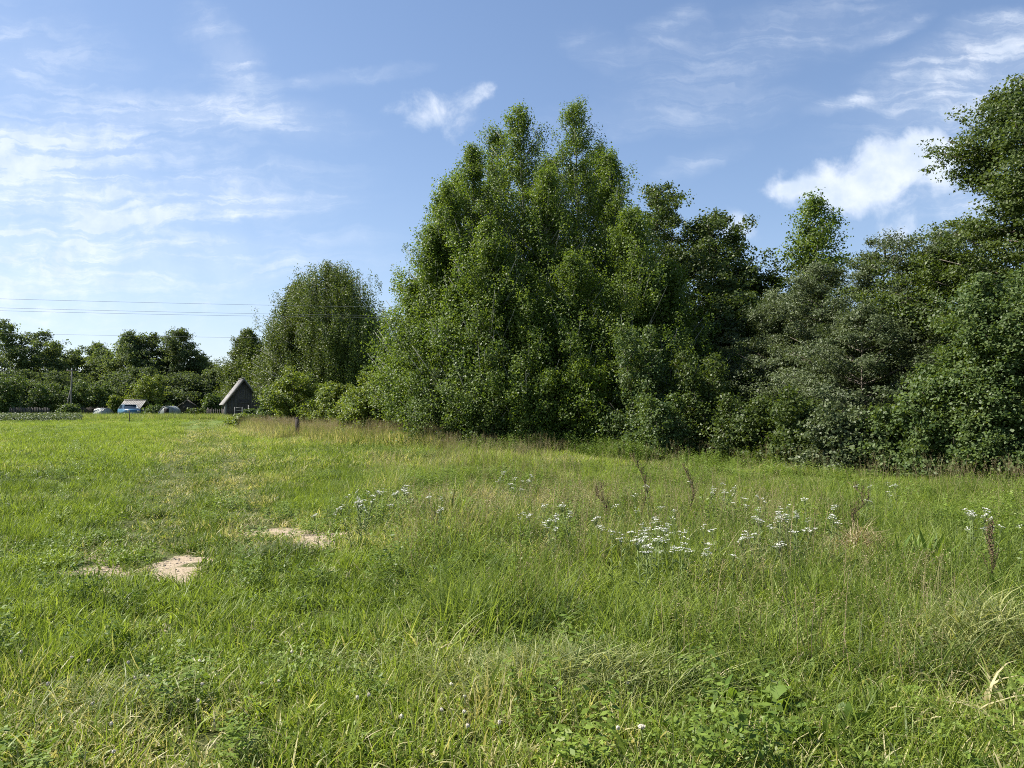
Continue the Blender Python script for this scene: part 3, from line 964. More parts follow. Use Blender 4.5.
# ------------------------------------------------------------------ bushes at the foot of the belt
HB = dict(prof='bush', rise=0.7, clus=11, per=36, sig=0.13, leaf=0.072, lump=0.6, flat=0.6, stems=3, inner=0.45, spr=0.13)
tree('hazel_bush', 'large bright hazel bush bulging out at the right edge', 'bush', 1015, 15.4, 262, 72, M_HAZEL, M_BARK, seed=61,
     **{**HB, 'nb': 260, 'stems': 5, 'leaf': 0.062, 'clus': 16, 'per': 62, 'sig': 0.15, 'base': 0.25})
tree('hazel_bush', 'hazel bush spreading low in front of the grey willows', 'bush', 950, 16.2, 352, 62, M_HAZEL, M_BARK, seed=62,
     **{**HB, 'nb': 170, 'stems': 4, 'base': 0.2})
TH = dict(prof='cone', rise=0.9, clus=9, per=30, sig=0.15, leaf=0.075, lump=0.75, flat=0.75, stems=4, base=0.12)
for name, lab, px, D, top, half, m, nb, kw in (
        ('elder_bush', 'pale grey green bush with layered sprays below the willows', 842, 17.6, 402, 46, M_WILLOW, 120, dict(prof='bush', flat=0.45)),
        ('elder_bush', 'low bush between the layered grey one and the hazel', 898, 16.9, 404, 44, M_HAZEL, 110, dict(prof='bush', flat=0.5)),
        ('elder_bush', 'dark bush in the deepest shade under the oak gap', 745, 21.2, 385, 48, M_OAK, 120, {}),
        ('elder_bush', 'dark bush left of the layered grey one', 795, 19.4, 388, 42, M_OAK, 110, {}),
        ('elder_bush', 'shaded bush just right of the slim pale stemmed aspen', 698, 22.6, 350, 46, M_OAK, 130, {}),
        ('sapling_bush', 'light green sapling thicket below the slim pale stemmed aspen', 640, 23.4, 322, 44, M_HAZEL, 150, {}),
        ('sapling_bush', 'low leafy thicket at the grass edge in front of the pale stem', 660, 21.8, 392, 40, M_HAZEL, 90, {}),
        ('sapling_bush', 'thicket of saplings at the middle foot of the aspens', 590, 24.4, 345, 46, M_ASPEN, 140, {}),
        ('sapling_bush', 'darker thicket left of the middle foot of the aspens', 540, 24.8, 368, 46, M_ASPEN, 120, {}),
        ('sapling_bush', 'grey green thicket below the left front aspens', 490, 25.2, 352, 44, M_HAZEL, 130, {}),
        ('sapling_bush', 'small thicket under the left slope of the aspens', 452, 26.0, 374, 40, M_WILLOW, 110, {}),
        ('sapling_bush', 'thicket under the left end of the aspen belt', 432, 26.4, 366, 30, M_HAZEL, 110, {})):
    tree(name, lab, 'bush', px, D, top, half, m, M_BARK, seed=px + 1, group='undergrowth along the tree belt', **{**TH, 'nb': nb, **kw})

YB = {**HB, 'leaf': 0.095, 'sig': 0.17, 'lump': 0.8}
tree('plum_bush', 'sunny yellow green bush at the left end of the aspen belt', 'bush', 380, 29.5, 372, 42, M_YELLOW, M_BARK, seed=71, **{**YB, 'nb': 120, 'base': 0.15})
tree('apple_tree', 'small yellow green tree right of the shed, above the dark fence post', 'tree', 296, 45.0, 366, 30, M_YELLOW, M_BARK, seed=72,
     **{**YB, 'prof': 'round', 'nb': 55, 'per': 30, 'leaf': 0.12, 'sig': 0.2, 'base': 0.5})
tree('plum_bush', 'greyer bush between the small yellow green tree and the sunny bush', 'bush', 336, 43.0, 378, 36, M_YELLOW, M_BARK, seed=73, **{**YB, 'nb': 100, 'leaf': 0.13, 'base': 0.2})
tree('plum_bush', 'low yellow green bush joining the sunny bush on its left', 'bush', 352, 35.0, 394, 30, M_YELLOW, M_BARK, seed=78, **{**YB, 'nb': 90, 'base': 0.1})
tree('plum_bush', 'bush hugging the right side wall of the shed', 'bush', 277, 66.0, 388, 17, M_HAZEL, M_BARK, seed=74, **{**YB, 'nb': 70, 'leaf': 0.16, 'sig': 0.25, 'base': 0.2})
tree('bramble_bush', 'low rounded bramble in the grass before the shed', 'bush', 243, 48.0, 415, 19, M_YELLOW, M_BARK, seed=75, **{**YB, 'nb': 60, 'leaf': 0.13, 'base': 0.1})
tree('bramble_bush', 'small leafy bramble at the foot of the shed gable', 'bush', 252, 71.0, 408, 8, M_HAZEL, M_BARK, seed=79, **{**YB, 'nb': 40, 'leaf': 0.14, 'sig': 0.2, 'base': 0.1})
tree('bramble_bush', 'dark low bramble beside the dark fence post', 'bush', 312, 34.5, 428, 16, M_HAZEL, M_BARK, seed=76, **{**YB, 'nb': 50, 'leaf': 0.09, 'base': 0.05})

# ------------------------------------------------------------------ weeping birches behind the shed
BI = dict(prof='dome', rise=0.5, clus=13, per=72, sig=0.36, leaf=0.18, lump=0.35, hang=3.2, inner=0.4, flat=0.8, aspect=0.6, up_n=0.25)
BG = 'weeping birches behind the shed'
for lab, px, D, top, half, nb in (
        ('tallest weeping birch with a broad domed crown behind the shed', 333, 86.0, 260, 60, 260),
        ('weeping birch on the sunny left flank of the broad one', 298, 87.0, 278, 35, 190),
        ('darker weeping birch pressed against the aspen belt', 366, 90.0, 308, 34, 170)):
    tree('birch_tree', lab, 'tree', px, D, top, half, M_BIRCH, M_BIRCHBARK, seed=px, group=BG, **{**BI, 'nb': nb, 'base': 2.6})
tree('birch_tree', 'thin upright birch rising just left of the weeping ones', 'tree', 247, 96.0, 328, 17, M_BIRCH, M_BIRCHBARK, seed=19,
     **{**BI, 'prof': 'dome', 'nb': 140, 'hang': 1.2, 'lump': 0.5, 'leaf': 0.17, 'base': 2.0})

# ------------------------------------------------------------------ far wood and garden trees on the left
FA = dict(prof='round', rise=0.5, clus=10, per=34, sig=0.46, leaf=0.27, lump=0.5, flat=0.65, nb=70, inner=0.4, spr=0.14)
FG = 'far wood behind the gardens'
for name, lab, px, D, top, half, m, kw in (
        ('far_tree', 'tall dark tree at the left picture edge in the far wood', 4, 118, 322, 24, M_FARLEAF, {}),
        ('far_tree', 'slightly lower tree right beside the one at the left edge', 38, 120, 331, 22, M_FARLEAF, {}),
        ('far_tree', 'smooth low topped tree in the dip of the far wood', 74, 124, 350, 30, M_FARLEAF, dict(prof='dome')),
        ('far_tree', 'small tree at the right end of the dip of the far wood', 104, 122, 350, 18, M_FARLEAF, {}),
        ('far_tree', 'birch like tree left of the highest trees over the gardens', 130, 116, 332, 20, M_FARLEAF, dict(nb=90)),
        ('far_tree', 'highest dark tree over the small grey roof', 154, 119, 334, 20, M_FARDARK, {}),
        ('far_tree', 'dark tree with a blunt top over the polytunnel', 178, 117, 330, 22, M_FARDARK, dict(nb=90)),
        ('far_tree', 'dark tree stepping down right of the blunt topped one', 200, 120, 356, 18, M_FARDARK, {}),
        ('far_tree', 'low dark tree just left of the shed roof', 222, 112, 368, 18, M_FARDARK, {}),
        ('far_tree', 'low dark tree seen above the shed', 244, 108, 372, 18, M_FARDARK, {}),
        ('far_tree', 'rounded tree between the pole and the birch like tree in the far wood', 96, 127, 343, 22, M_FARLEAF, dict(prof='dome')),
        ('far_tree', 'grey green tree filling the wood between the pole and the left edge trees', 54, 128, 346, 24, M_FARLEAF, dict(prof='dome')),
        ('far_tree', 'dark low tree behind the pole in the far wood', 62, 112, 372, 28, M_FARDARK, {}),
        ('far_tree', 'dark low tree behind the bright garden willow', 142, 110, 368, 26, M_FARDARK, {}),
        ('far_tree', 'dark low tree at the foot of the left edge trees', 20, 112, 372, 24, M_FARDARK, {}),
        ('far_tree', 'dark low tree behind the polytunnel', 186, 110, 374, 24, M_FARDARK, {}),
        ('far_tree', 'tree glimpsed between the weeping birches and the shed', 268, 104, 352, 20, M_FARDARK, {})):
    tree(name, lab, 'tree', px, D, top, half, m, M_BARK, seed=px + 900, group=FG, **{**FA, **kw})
GB = dict(prof='bush', rise=0.6, clus=9, per=18, sig=0.30, leaf=0.21, lump=0.35, flat=0.7, stems=3)
for lab, px, D, top, half, m, nb in (
        ('rounded bush at the far left edge of the gardens', 6, 98, 371, 22, M_HAZEL, 90),
        ('garden hedge bush left of the wooden pole', 44, 100, 380, 19, M_HAZEL, 80),
        ('garden hedge bush behind the wooden pole', 74, 101, 380, 18, M_HAZEL, 80),
        ('garden hedge bush between the pole and the small grey roof', 100, 102, 383, 15, M_HAZEL, 70),
        ('bright rounded garden willow behind the small grey roof', 147, 100, 374, 25, M_YELLOW, 120),
        ('small shrub in front of the wooden pole', 70, 94, 405, 12, M_HAZEL, 40),
        ('shrub at the left side of the polytunnel', 153, 86, 407, 9, M_HAZEL, 40),
        ('dark shrub between the polytunnel and the shed', 196, 82, 410, 8, M_OAK, 40),
        ('tall shrub close to the left side wall of the shed', 213, 84, 394, 10, M_HAZEL, 50),
        ('yellowish shrub at the left end of the small grey roof', 115, 97, 396, 5, M_YELLOW, 30)):
    tree('garden_bush', lab, 'bush', px, D, top, half, m, M_BARK, seed=px + 500, group='bushes of the far gardens', **{**GB, 'nb': nb, 'base': 0.15})

# trees deeper in the belt, seen only in the gaps between the front ones
for lab, px, D, top, half in (
        ('shaded tree deep inside the belt behind the left aspens', 455, 40, 262, 60), ('shaded tree deep inside the belt behind the middle aspens', 560, 41, 240, 62),
        ('shaded tree deep behind the willows on the left', 800, 36, 318, 60), ('shaded tree deep behind the willows under the overhanging tree', 915, 34, 300, 62),
        ('shaded tree deep behind the right edge bush', 1010, 32, 285, 62), ('shaded tree deep behind the slim pale stemmed aspen', 660, 42, 300, 60)):
    tree('oak_tree', lab, 'tree', px, D, top, half, M_OAK, M_BARK, seed=px + 77, group='shaded trees deep in the belt', **{**OAK, 'prof': 'bush', 'nb': 70, 'per': 24, 'leaf': 0.2, 'sig': 0.34, 'base': 0.4})
print('LEAVES', LEAFCOUNT)


# ------------------------------------------------------------------ the shed and the gardens
M_GREYWOOD = plain('weathered_boards', (0.042, 0.037, 0.034), (0.115, 0.102, 0.092), 10, 0.9, 0.4, stretch=(6, 6, 0.3))
M_LIGHTWOOD = plain('silver_wood', (0.20, 0.185, 0.165), (0.36, 0.34, 0.31), 12, 0.85, 0.3, stretch=(3, 3, 0.3))
M_ROOFING = plain('grey_fibre_roof', (0.12, 0.115, 0.11), (0.27, 0.26, 0.245), 3, 0.85, 0.2)
M_DARK = plain('dark_inside', (0.010, 0.010, 0.010), (0.02, 0.02, 0.02), 4, 0.95)
M_WHITE = plain('worn_white_paint', (0.55, 0.54, 0.50), (0.75, 0.74, 0.71), 8, 0.7)
M_POST = plain('dark_post_wood', (0.035, 0.028, 0.024), (0.09, 0.072, 0.06), 12, 0.9, 0.4, stretch=(3, 3, 0.3))
M_WIRE = plain('wire_metal', (0.13, 0.14, 0.15), (0.17, 0.18, 0.19), 5, 0.6)
M_FILM = plain('dusty_film', (0.14, 0.16, 0.14), (0.36, 0.38, 0.35), 2.5, 0.4, 0.2, 0.5)
M_BLUE = plain('blue_paint', (0.05, 0.13, 0.21), (0.065, 0.16, 0.25), 3, 0.3, spec=0.5)
M_GLASS = plain('car_glass', (0.015, 0.025, 0.035), (0.02, 0.03, 0.04), 2, 0.06, spec=0.8)
M_RUBBER = plain('tyre_rubber', (0.012, 0.012, 0.012), (0.025, 0.025, 0.025), 9, 0.9)
M_STEEL = plain('wheel_steel', (0.30, 0.30, 0.31), (0.42, 0.42, 0.43), 6, 0.4, metal=0.6)
M_LAMP = plain('lamp_glass', (0.45, 0.46, 0.48), (0.6, 0.6, 0.62), 6, 0.15, spec=0.7)


def board_wall(x0, x1, z0, ztop, y, th=0.03, w=0.16, seed=0, gap=0.012):
    """upright boards of uneven width; ztop is a function of x"""
    rng = random.Random(seed); mb = MB(); x = x0
    while x < x1 - 0.02:
        ww = min(w * rng.uniform(0.75, 1.25), x1 - x)
        a, b = x + gap / 2, x + ww - gap / 2
        yy = y + rng.uniform(-0.008, 0.008)
        za, zb = ztop(a) - rng.uniform(0, 0.02), ztop(b) - rng.uniform(0, 0.02)
        poly = [(a, z0), (b, z0), (b, zb)]
        m = (a + b) / 2
        poly += [(a, za)]
        mb.prism(poly, yy, yy + th)
        x += ww
    return mb


def build_shed():
    D = 77.0
    x, y, z = at(243.5, D)
    root = thing('wooden_shed', 'steep roofed dark wooden shed before the birches at the end of the field', 'shed', (x, y, z), R(26))
    W, Ln, He, Hr = 1.75, 4.2, 1.75, 4.1      # half width, length, eaves and ridge height
    gt = lambda q: He + (Hr - He) * (1 - abs(q) / W) - 0.05
    mb = board_wall(-W, 0, 0, gt, -0.03, seed=1); g2 = board_wall(0, W, 0, gt, -0.03, seed=2)
    wall = mb.build('gable_wall', M_GREYWOOD, root)
    g2b = g2.build('gable_wall', M_GREYWOOD, root)
    b = MB()
    b.prism([(-W + 0.04, 0), (W - 0.04, 0), (W - 0.04, He - 0.1), (0, Hr - 0.15), (-W + 0.04, He - 0.1)], 0.03, Ln)
    b.build('board_wall', M_GREYWOOD, root)
    for sx in (-1, 1):
        r = MB()
        dx, dz = W + 0.28, (Hr - He) / W * (W + 0.28)
        th = 0.07
        p = [(0, Hr + 0.02), (sx * dx, Hr - dz + 0.02), (sx * dx, Hr - dz + 0.02 + th), (0, Hr + 0.02 + th * 1.6)]
        if sx < 0:
            p = p[::-1]
        r.prism(p, -0.42, Ln + 0.3)
        ob = r.build('roof', M_ROOFING, root)
        f = MB()
        p2 = [(0, Hr - 0.16), (sx * dx, Hr - dz - 0.16), (sx * dx, Hr - dz + 0.015), (0, Hr + 0.015)]
        if sx < 0:
            p2 = p2[::-1]
        f.prism(p2, -0.40, -0.36)
        f.build('barge_board', M_GREYWOOD, ob)
    rb = MB(); rb.box((0, Ln / 2 - 0.06, Hr + 0.15), (0.20, Ln + 0.74, 0.05)); rb.build('ridge_board', M_ROOFING, root)
    c = MB(); c.box((-W - 0.03, -0.05, 0.85), (0.2, 0.10, 1.7)); c.build('corner_board', M_LIGHTWOOD, root)
    d = MB()
    for k in range(7):
        d.box((-0.42 + k * 0.145, -0.075, 1.0), (0.138, 0.03, 1.95))
    do = d.build('door', M_POST, root)
    h = MB(); h.box((0.38, -0.10, 1.0), (0.03, 0.02, 0.16)); h.build('handle', M_WIRE, do)
    for zz in (0.4, 1.65):
        h = MB(); h.box((0.0, -0.10, zz), (0.95, 0.02, 0.1)); h.build('batten', M_GREYWOOD, do)


build_shed()


def build_gardens():
    # white gate before the shed
    x, y, z = at(238.5, 73.0)
    g = thing('garden_gate', 'pale slatted gate leaf in front of the dark shed', 'gate', (x, y, z), R(6))
    for px_ in (-0.36, 0.36):
        f = MB(); f.box((px_, 0, 0.62), (0.07, 0.06, 1.24)); f.build('upright', M_ROOFING, g)
    s = MB()
    for zz in (0.35, 0.62, 0.9, 1.16):
        s.box((0, 0.02, zz), (0.66, 0.03, 0.07))
    s.build('slat_panel', M_ROOFING, g)
    x, y, z = at(248.5, 73.5)
    p = MB(); p.box((0, 0, 0.72), (0.10, 0.10, 1.44), 0.2, taper=0.9)
    o = p.build('gate_post', M_LIGHTWOOD, None, (x, y, z)); tag(o, 'pale wooden post right of the slatted gate', 'post')

    # low house roof
    x, y, z = at(130, 92.5)
    h = thing('garden_house', 'low garden house with a pale grey corrugated roof', 'house', (x, y, z), R(-4))
    b = MB(); b.prism([(-1.25, 0), (1.25, 0), (1.25, 1.02), (-1.25, 1.02)], 0, 2.4); b.build('wall', M_GREYWOOD, h)
    for sg in (-1, 1):
        r = MB()
        n = 26
        for k in range(n):           # corrugations: narrow strips alternately raised
            xa = -1.45 + k * 2.9 / n; xb = xa + 2.9 / n + 0.004
            up_ = 0.012 if k % 2 else 0.0
            if sg < 0:
                v = [(xa, -0.25, 0.88 + up_), (xb, -0.25, 0.88 + up_), (xb, 1.2, 2.05 + up_), (xa, 1.2, 2.05 + up_)]
            else:
                v = [(xb, 2.65, 0.88 + up_), (xa, 2.65, 0.88 + up_), (xa, 1.2, 2.05 + up_), (xb, 1.2, 2.05 + up_)]
            v += [(a_, b_, c_ - 0.05) for a_, b_, c_ in v]
            r.add(v, [(0, 1, 2, 3), (7, 6, 5, 4), (0, 4, 5, 1), (1, 5, 6, 2), (2, 6, 7, 3), (3, 7, 4, 0)])
        r.build('roof', M_ROOFING, h)
    rc = MB(); rc.box((0, 1.2, 2.06), (2.95, 0.22, 0.06)); rc.build('ridge_cap', M_LIGHTWOOD, h)
    d = MB(); d.box((0.5, -0.02, 0.50), (0.6, 0.05, 0.98)); d.build('door', M_POST, h)
    w = MB(); w.box((-0.6, -0.02, 0.6), (0.55, 0.05, 0.45)); w.build('window', M_DARK, h)

    # small lean-to with a bright roof edge
    x, y, z = at(187, 104.0)
    h = thing('tool_hut', 'small dark hut with one bright sloping roof edge by the polytunnel', 'hut', (x, y, z), R(18))
    b = MB(); b.prism([(-1.0, 0), (1.0, 0), (1.0, 1.25), (0, 2.0), (-1.0, 1.25)], 0, 2.2); b.build('wall', M_GREYWOOD, h)
    for sg in (-1, 1):
        r = MB(); p = [(0, 2.03), (sg * 1.3, 1.055), (sg * 1.3, 1.125), (0, 2.12)]
        r.prism(p[::-1] if sg < 0 else p, -0.25, 2.4); r.build('roof', M_LIGHTWOOD if sg < 0 else M_GREYWOOD, h)
    d = MB(); d.box((0, -0.02, 0.6), (0.6, 0.05, 1.2)); d.build('door', M_POST, h)

    # polytunnel
    x, y, z = at(166.5, 84.0)
    g = thing('polytunnel', 'rounded greenhouse tunnel under dusty grey film', 'greenhouse', (x, y, z), R(14))
    n, Rr, L_ = 18, 0.88, 4.0
    arc = [(Rr * math.cos(a), 1.30 * math.sin(a) ** 0.9 if math.sin(a) > 0 else 0) for a in np.linspace(0, math.pi, n)]
    c = MB(); c.prism([(a, b) for a, b in arc], 0.0, L_)
    c.build('cover', M_FILM, g, smooth=False)
    for yy in (-0.02, 1.3, 2.6, 4.0):
        t = MB(); t.tube([(a * 1.01, yy, b * 1.01) for a, b in arc], 0.02, 5); t.build('hoop', M_STEEL, g)
    d = MB(); d.box((0, -0.04, 0.53), (0.5, 0.04, 1.05)); d.build('door', M_DARK, g)

    # second, lower cold frame tunnel seen at the left of the blue car
    x, y, z = at(107.5, 95.0)
    g = thing('polytunnel', 'small low bluish tunnel left of the blue car', 'greenhouse', (x, y, z), R(60))
    arc2 = [(0.85 * math.cos(a), 1.0 * math.sin(a)) for a in np.linspace(0, math.pi, 14)]
    c = MB(); c.prism(arc2, 0, 1.9); c.build('cover', M_FILM, g)
    for yy in (-0.02, 0.95, 1.92):
        t = MB(); t.tube([(a * 1.01, yy, b * 1.01) for a, b in arc2], 0.018, 5); t.build('hoop', M_STEEL, g)


build_gardens()


def build_car():
    x, y, z = at(129, 88.0)
    c = thing('parked_car', 'small blue car parked in the grass before the low garden house', 'car', (x, y, z), R(131))
    # side outline (length along x, height z), pulled over the width with a narrower cabin
    W = 0.80
    low = [(-1.85, 0.30), (-1.9, 0.55), (-1.86, 0.86), (-1.6, 0.93), (-0.9, 0.97), (1.55, 0.95), (1.82, 0.85), (1.86, 0.5), (1.8, 0.30)]
    b = MB(); b.prism(low[::-1], -W, W); b.build('body', M_BLUE, c)
    cab = [(-0.95, 0.96), (-0.42, 1.42), (0.95, 1.43), (1.55, 0.94)]
    v = [(q, -W * (0.97 if zz < 1 else 0.78), zz) for q, zz in cab] + [(q, W * (0.97 if zz < 1 else 0.78), zz) for q, zz in cab]
    cb = MB(); cb.add(v, [(0, 1, 2, 3), (7, 6, 5, 4), (0, 4, 5, 1), (2, 6, 7, 3), (1, 5, 6, 2)]); cb.build('cabin_glass', M_GLASS, c)
    r = MB(); r.box((0.27, 0, 1.44), (1.45, 1.26, 0.05)); 
    for q0, q1 in ((cab[0], cab[1]), (cab[3], cab[2])):
        for sg in (-1, 1):
            r.tube([(q0[0], sg * W * 0.965, q0[1]), (q1[0], sg * W * 0.785, q1[1])], 0.035, 4)
    r.build('roof', M_BLUE, c)
    for wx in (-1.2, 1.2):
        for sg in (-1, 1):
            t = MB(); t.tube([(wx, sg * 0.66, 0.29), (wx, sg * 0.74, 0.29), (wx, sg * 0.82, 0.29)], 0.29, 14)
            w = t.build('wheel', M_RUBBER, c)
            h = MB(); h.tube([(wx, sg * 0.80, 0.29), (wx, sg * 0.835, 0.29), (wx, sg * 0.84, 0.29)], [0.18, 0.18, 0.15], 12); h.build('rim', M_STEEL, w)
    for sg in (-1, 1):
        l = MB(); l.box((-1.885, sg * 0.55, 0.70), (0.06, 0.30, 0.14)); l.build('headlight', M_LAMP, c)
    bp = MB(); bp.box((-1.90, 0, 0.42), (0.10, 1.5, 0.18)); bp.build('bumper', M_STEEL, c)


build_car()


def build_fences():
    def pales(name, label, pa, Da, pb, Db, h, w, m, seed, gap=0.06, group=None):
        rng = random.Random(seed)
        xa, ya, za = at(pa, Da); xb, yb, zb = at(pb, Db)
        L_ = math.hypot(xb - xa, yb - ya); ang = math.atan2(yb - ya, xb - xa)
        root = thing(name, label, 'fence', (xa, ya, za), ang)
        mb = MB(); u = 0
        while u < L_:
            hh = h * rng.uniform(0.86, 1.06)
            mb.box((u, 0, hh / 2), (w, 0.025, hh), rng.uniform(-.06, .06)); u += w + gap * rng.uniform(0.4, 1.8)
        mb.build('pale_panel', m, root)
        rl = MB()
        for zz in (0.3, 0.78):
            rl.box((L_ / 2, 0.045, h * zz), (L_, 0.05, 0.07))
        rl.build('rail', m, root)
        k = 0.0
        while k < L_ + 0.1:
            p = MB(); p.box((k, 0.12, h * 0.52), (0.10, 0.10, h * 1.04)); p.build('post', m, root); k += 2.5
    pales('board_fence', 'dark board fence along the left gardens behind the potato rows', 10, 96, 50, 97, 1.1, 0.13, M_GREYWOOD, 1)
    pales('picket_fence', 'thin grey picket fence between the pole and the small low tunnel', 78, 99, 119, 99.5, 1.1, 0.07, M_POST, 2, 0.07)
    pales('picket_fence', 'dark picket fence running from the polytunnel to the shed', 207, 80, 222, 79, 1.1, 0.06, M_GREYWOOD, 3, 0.16)
    pales('picket_fence', 'dark picket fence in tall grass left of the dark fence post', 268, 46, 297, 41, 0.82, 0.045, M_POST, 4, 0.16)

    x, y, z = at(298.5, 33.0)
    p = MB(); p.box((0, 0, 0.52), (0.20, 0.18, 0.98), 0.3, taper=0.9); p.box((0.0, 0, 1.03), (0.15, 0.14, 0.1), 0.3, taper=0.7)
    o = p.build('fence_post', M_POST, None, (x, y, z - 0.05)); o.rotation_euler = (R(2), R(-3), 0)
    tag(o, 'stout dark fence post standing free at the edge of the tall grass', 'post')
    x, y, z = at(129.5, 62.0)
    p = MB(); p.tube([(0, 0, -0.1), (0.01, 0, 0.5), (0.0, 0, 1.02)], [0.035, 0.032, 0.028], 6)
    o = p.build('marker_stake', M_POST, None, (x, y, z)); tag(o, 'thin dark stake standing alone in the mown field', 'stake')
    x, y, z = at(140.5, 93.0)
    p = MB(); p.box((0, 0, 0.45), (0.13, 0.11, 0.9)); p.box((0, 0, 0.92), (0.17, 0.14, 0.05))
    o = p.build('marker_post', M_WHITE, None, (x, y, z)); tag(o, 'short white post beside the blue car', 'post')
    # potato rows at the far left
    rng = np.random.default_rng(9)
    n = 9000
    px = rng.random(n) * 96 - 14
    D = 66 + rng.integers(0, 12, n) * 1.7 + rng.normal(0, 0.22, n)
    X = (px - 512) / F * D
    P = np.stack([X, D, gz(X, D) + 0.12 + 0.42 * rng.random(n)], 1)
    me = leaves_mesh('potato_rows', P, rng.normal(size=(n, 3)) * 0.5 + np.array([0, 0, 1]), 0.16 * (0.6 + 0.8 * rng.random(n)), rng, M_WILLOW)
    o = link('potato_rows', me); tag(o, 'pale green rows of potato plants at the left end of the field', 'crop rows', kind='stuff')


build_fences()


M_OLDPOLE = plain('old_pole_wood', (0.11, 0.10, 0.09), (0.22, 0.205, 0.185), 12, 0.9, 0.3, stretch=(3, 3, 0.3))


def build_power():
    x, y, z = at(71, 96.0)
    u = thing('utility_pole', 'old wooden pole with a slanting brace over the garden hedge', 'pole', (x, y, z))
    p = MB(); p.tube([(0, 0, -0.2), (0, 0, 3), (0.05, 0, 6.2)], [0.115, 0.10, 0.08], 8); p.build('pole', M_OLDPOLE, u)
    b = MB(); b.tube([(-1.05, 0.2, 0), (-0.5, 0.1, 1.7), (-0.02, 0, 3.6)], 0.085, 7); b.build('brace', M_OLDPOLE, u)
    c = MB(); c.box((0.05, -0.1, 5.85), (1.3, 0.09, 0.11)); c.build('cross_arm', M_POST, u)
    for k in (-0.55, 0.0, 0.55):
        i = MB(); i.tube([(0.05 + k, -0.1, 5.9), (0.05 + k, -0.1, 6.02), (0.05 + k, -0.1, 6.08)], [0.04, 0.055, 0.03], 7); i.build('insulator', M_WHITE, u)
    # overhead wires running from beyond the left edge into the trees
    for lab, Da, pya, Db, pyb, sag, r in (
            ('highest of the overhead wires crossing left of the aspens', 46, 296.5, 57, 306.0, 0.15, 0.008),
            ('upper wire of the close pair below the highest overhead wire', 47, 305.0, 58, 314.0, 0.2, 0.008),
            ('lower wire of the close pair below the highest overhead wire', 48.5, 307.3, 60, 315.6, 0.25, 0.008),
            ('lowest and farthest overhead wire passing behind the weeping birches', 88, 331.0, 96, 338.0, 0.3, 0.012)):
        a = np.array([(0 - 512) / F * Da, Da, up(pya, Da)]); b = np.array([(400 - 512) / F * Db, Db, up(pyb, Db)])
        t = np.linspace(-0.6, 1.35, 40)
        q = a + (b - a) * t[:, None]
        q[:, 2] -= sag * (1 - ((t - 0.4) / 0.95) ** 2)
        m = MB(); m.tube(q, r, 4)
        o = m.build('power_line', M_WIRE); tag(o, lab, 'wire', 'overhead wires')


build_power()

# ------------------------------------------------------------------ flowers and single weeds of the meadow
M_PETAL = plain('white_petal', (0.46, 0.46, 0.39), (0.68, 0.68, 0.62), 40, 0.8)
M_STEM = plain('flower_stem', (0.09, 0.13, 0.04), (0.15, 0.19, 0.06), 20, 0.8)
M_DOCK = plain('dry_dock', (0.075, 0.052, 0.028), (0.17, 0.12, 0.065), 30, 0.9)
M_BROAD = leaf_mat('broad_leaf', (0.075, 0.130, 0.022), (0.16, 0.23, 0.042), 0.35, 0.5, 0.2)
M_CLOVERHEAD = plain('clover_head', (0.52, 0.46, 0.36), (0.74, 0.68, 0.56), 60, 0.8)


def yarrow_meshes(seed):
    rng = np.random.default_rng(seed)
    st, fl = MB(), []
    H = 0.44 + 0.12 * rng.random()
    top = np.array([0.05 * rng.normal(), 0.05 * rng.normal(), H]); tilt = rng.normal(0, 0.35, 2)
    st.tube([(0, 0, -0.02), top * [0.4, 0.4, 0.5], top * [0.9, 0.9, 0.88]], [0.004, 0.0035, 0.003], 4)
    C = []
    nb = int(rng.integers(5, 11))
    for k in range(nb):
        a = k * 2.4; r = 0.036 * math.sqrt((k + 0.4) / nb)
        e = top + np.array([r * math.cos(a), r * math.sin(a), -r * r * 5 + 0.007 * rng.normal() + r * (tilt[0] * math.cos(a) + tilt[1] * math.sin(a))])
        st.tube([top * [0.9, 0.9, 0.86], (top * [0.9, 0.9, 0.9] + e) / 2 + [0, 0, -0.005], e], 0.0018, 3)
        m = 9
        C.append(e + np.stack([rng.normal(0, .0075, m), rng.normal(0, .0075, m), 0.003 * rng.random(m)], 1))
    for k in range(7):
        zz = H * (0.15 + 0.1 * k); a = k * 2.4
        p0 = top * [zz / H, zz / H, 0] + [0, 0, zz]
        st.tube([p0, p0 + [0.03 * math.cos(a), 0.03 * math.sin(a), 0.025], p0 + [0.06 * math.cos(a), 0.06 * math.sin(a), 0.03]], [0.004, 0.006, 0.001], 3)
    C = np.concatenate(C)
    V, Q, T = specks(rng, C, 0.0098, 0.5, np.array([[0, 0, 1.0]]), 0.95)
    return st.mesh('yarrow_stem', M_STEM), mesh_np('yarrow_head', V, Q, tint=T, mats=[M_PETAL])


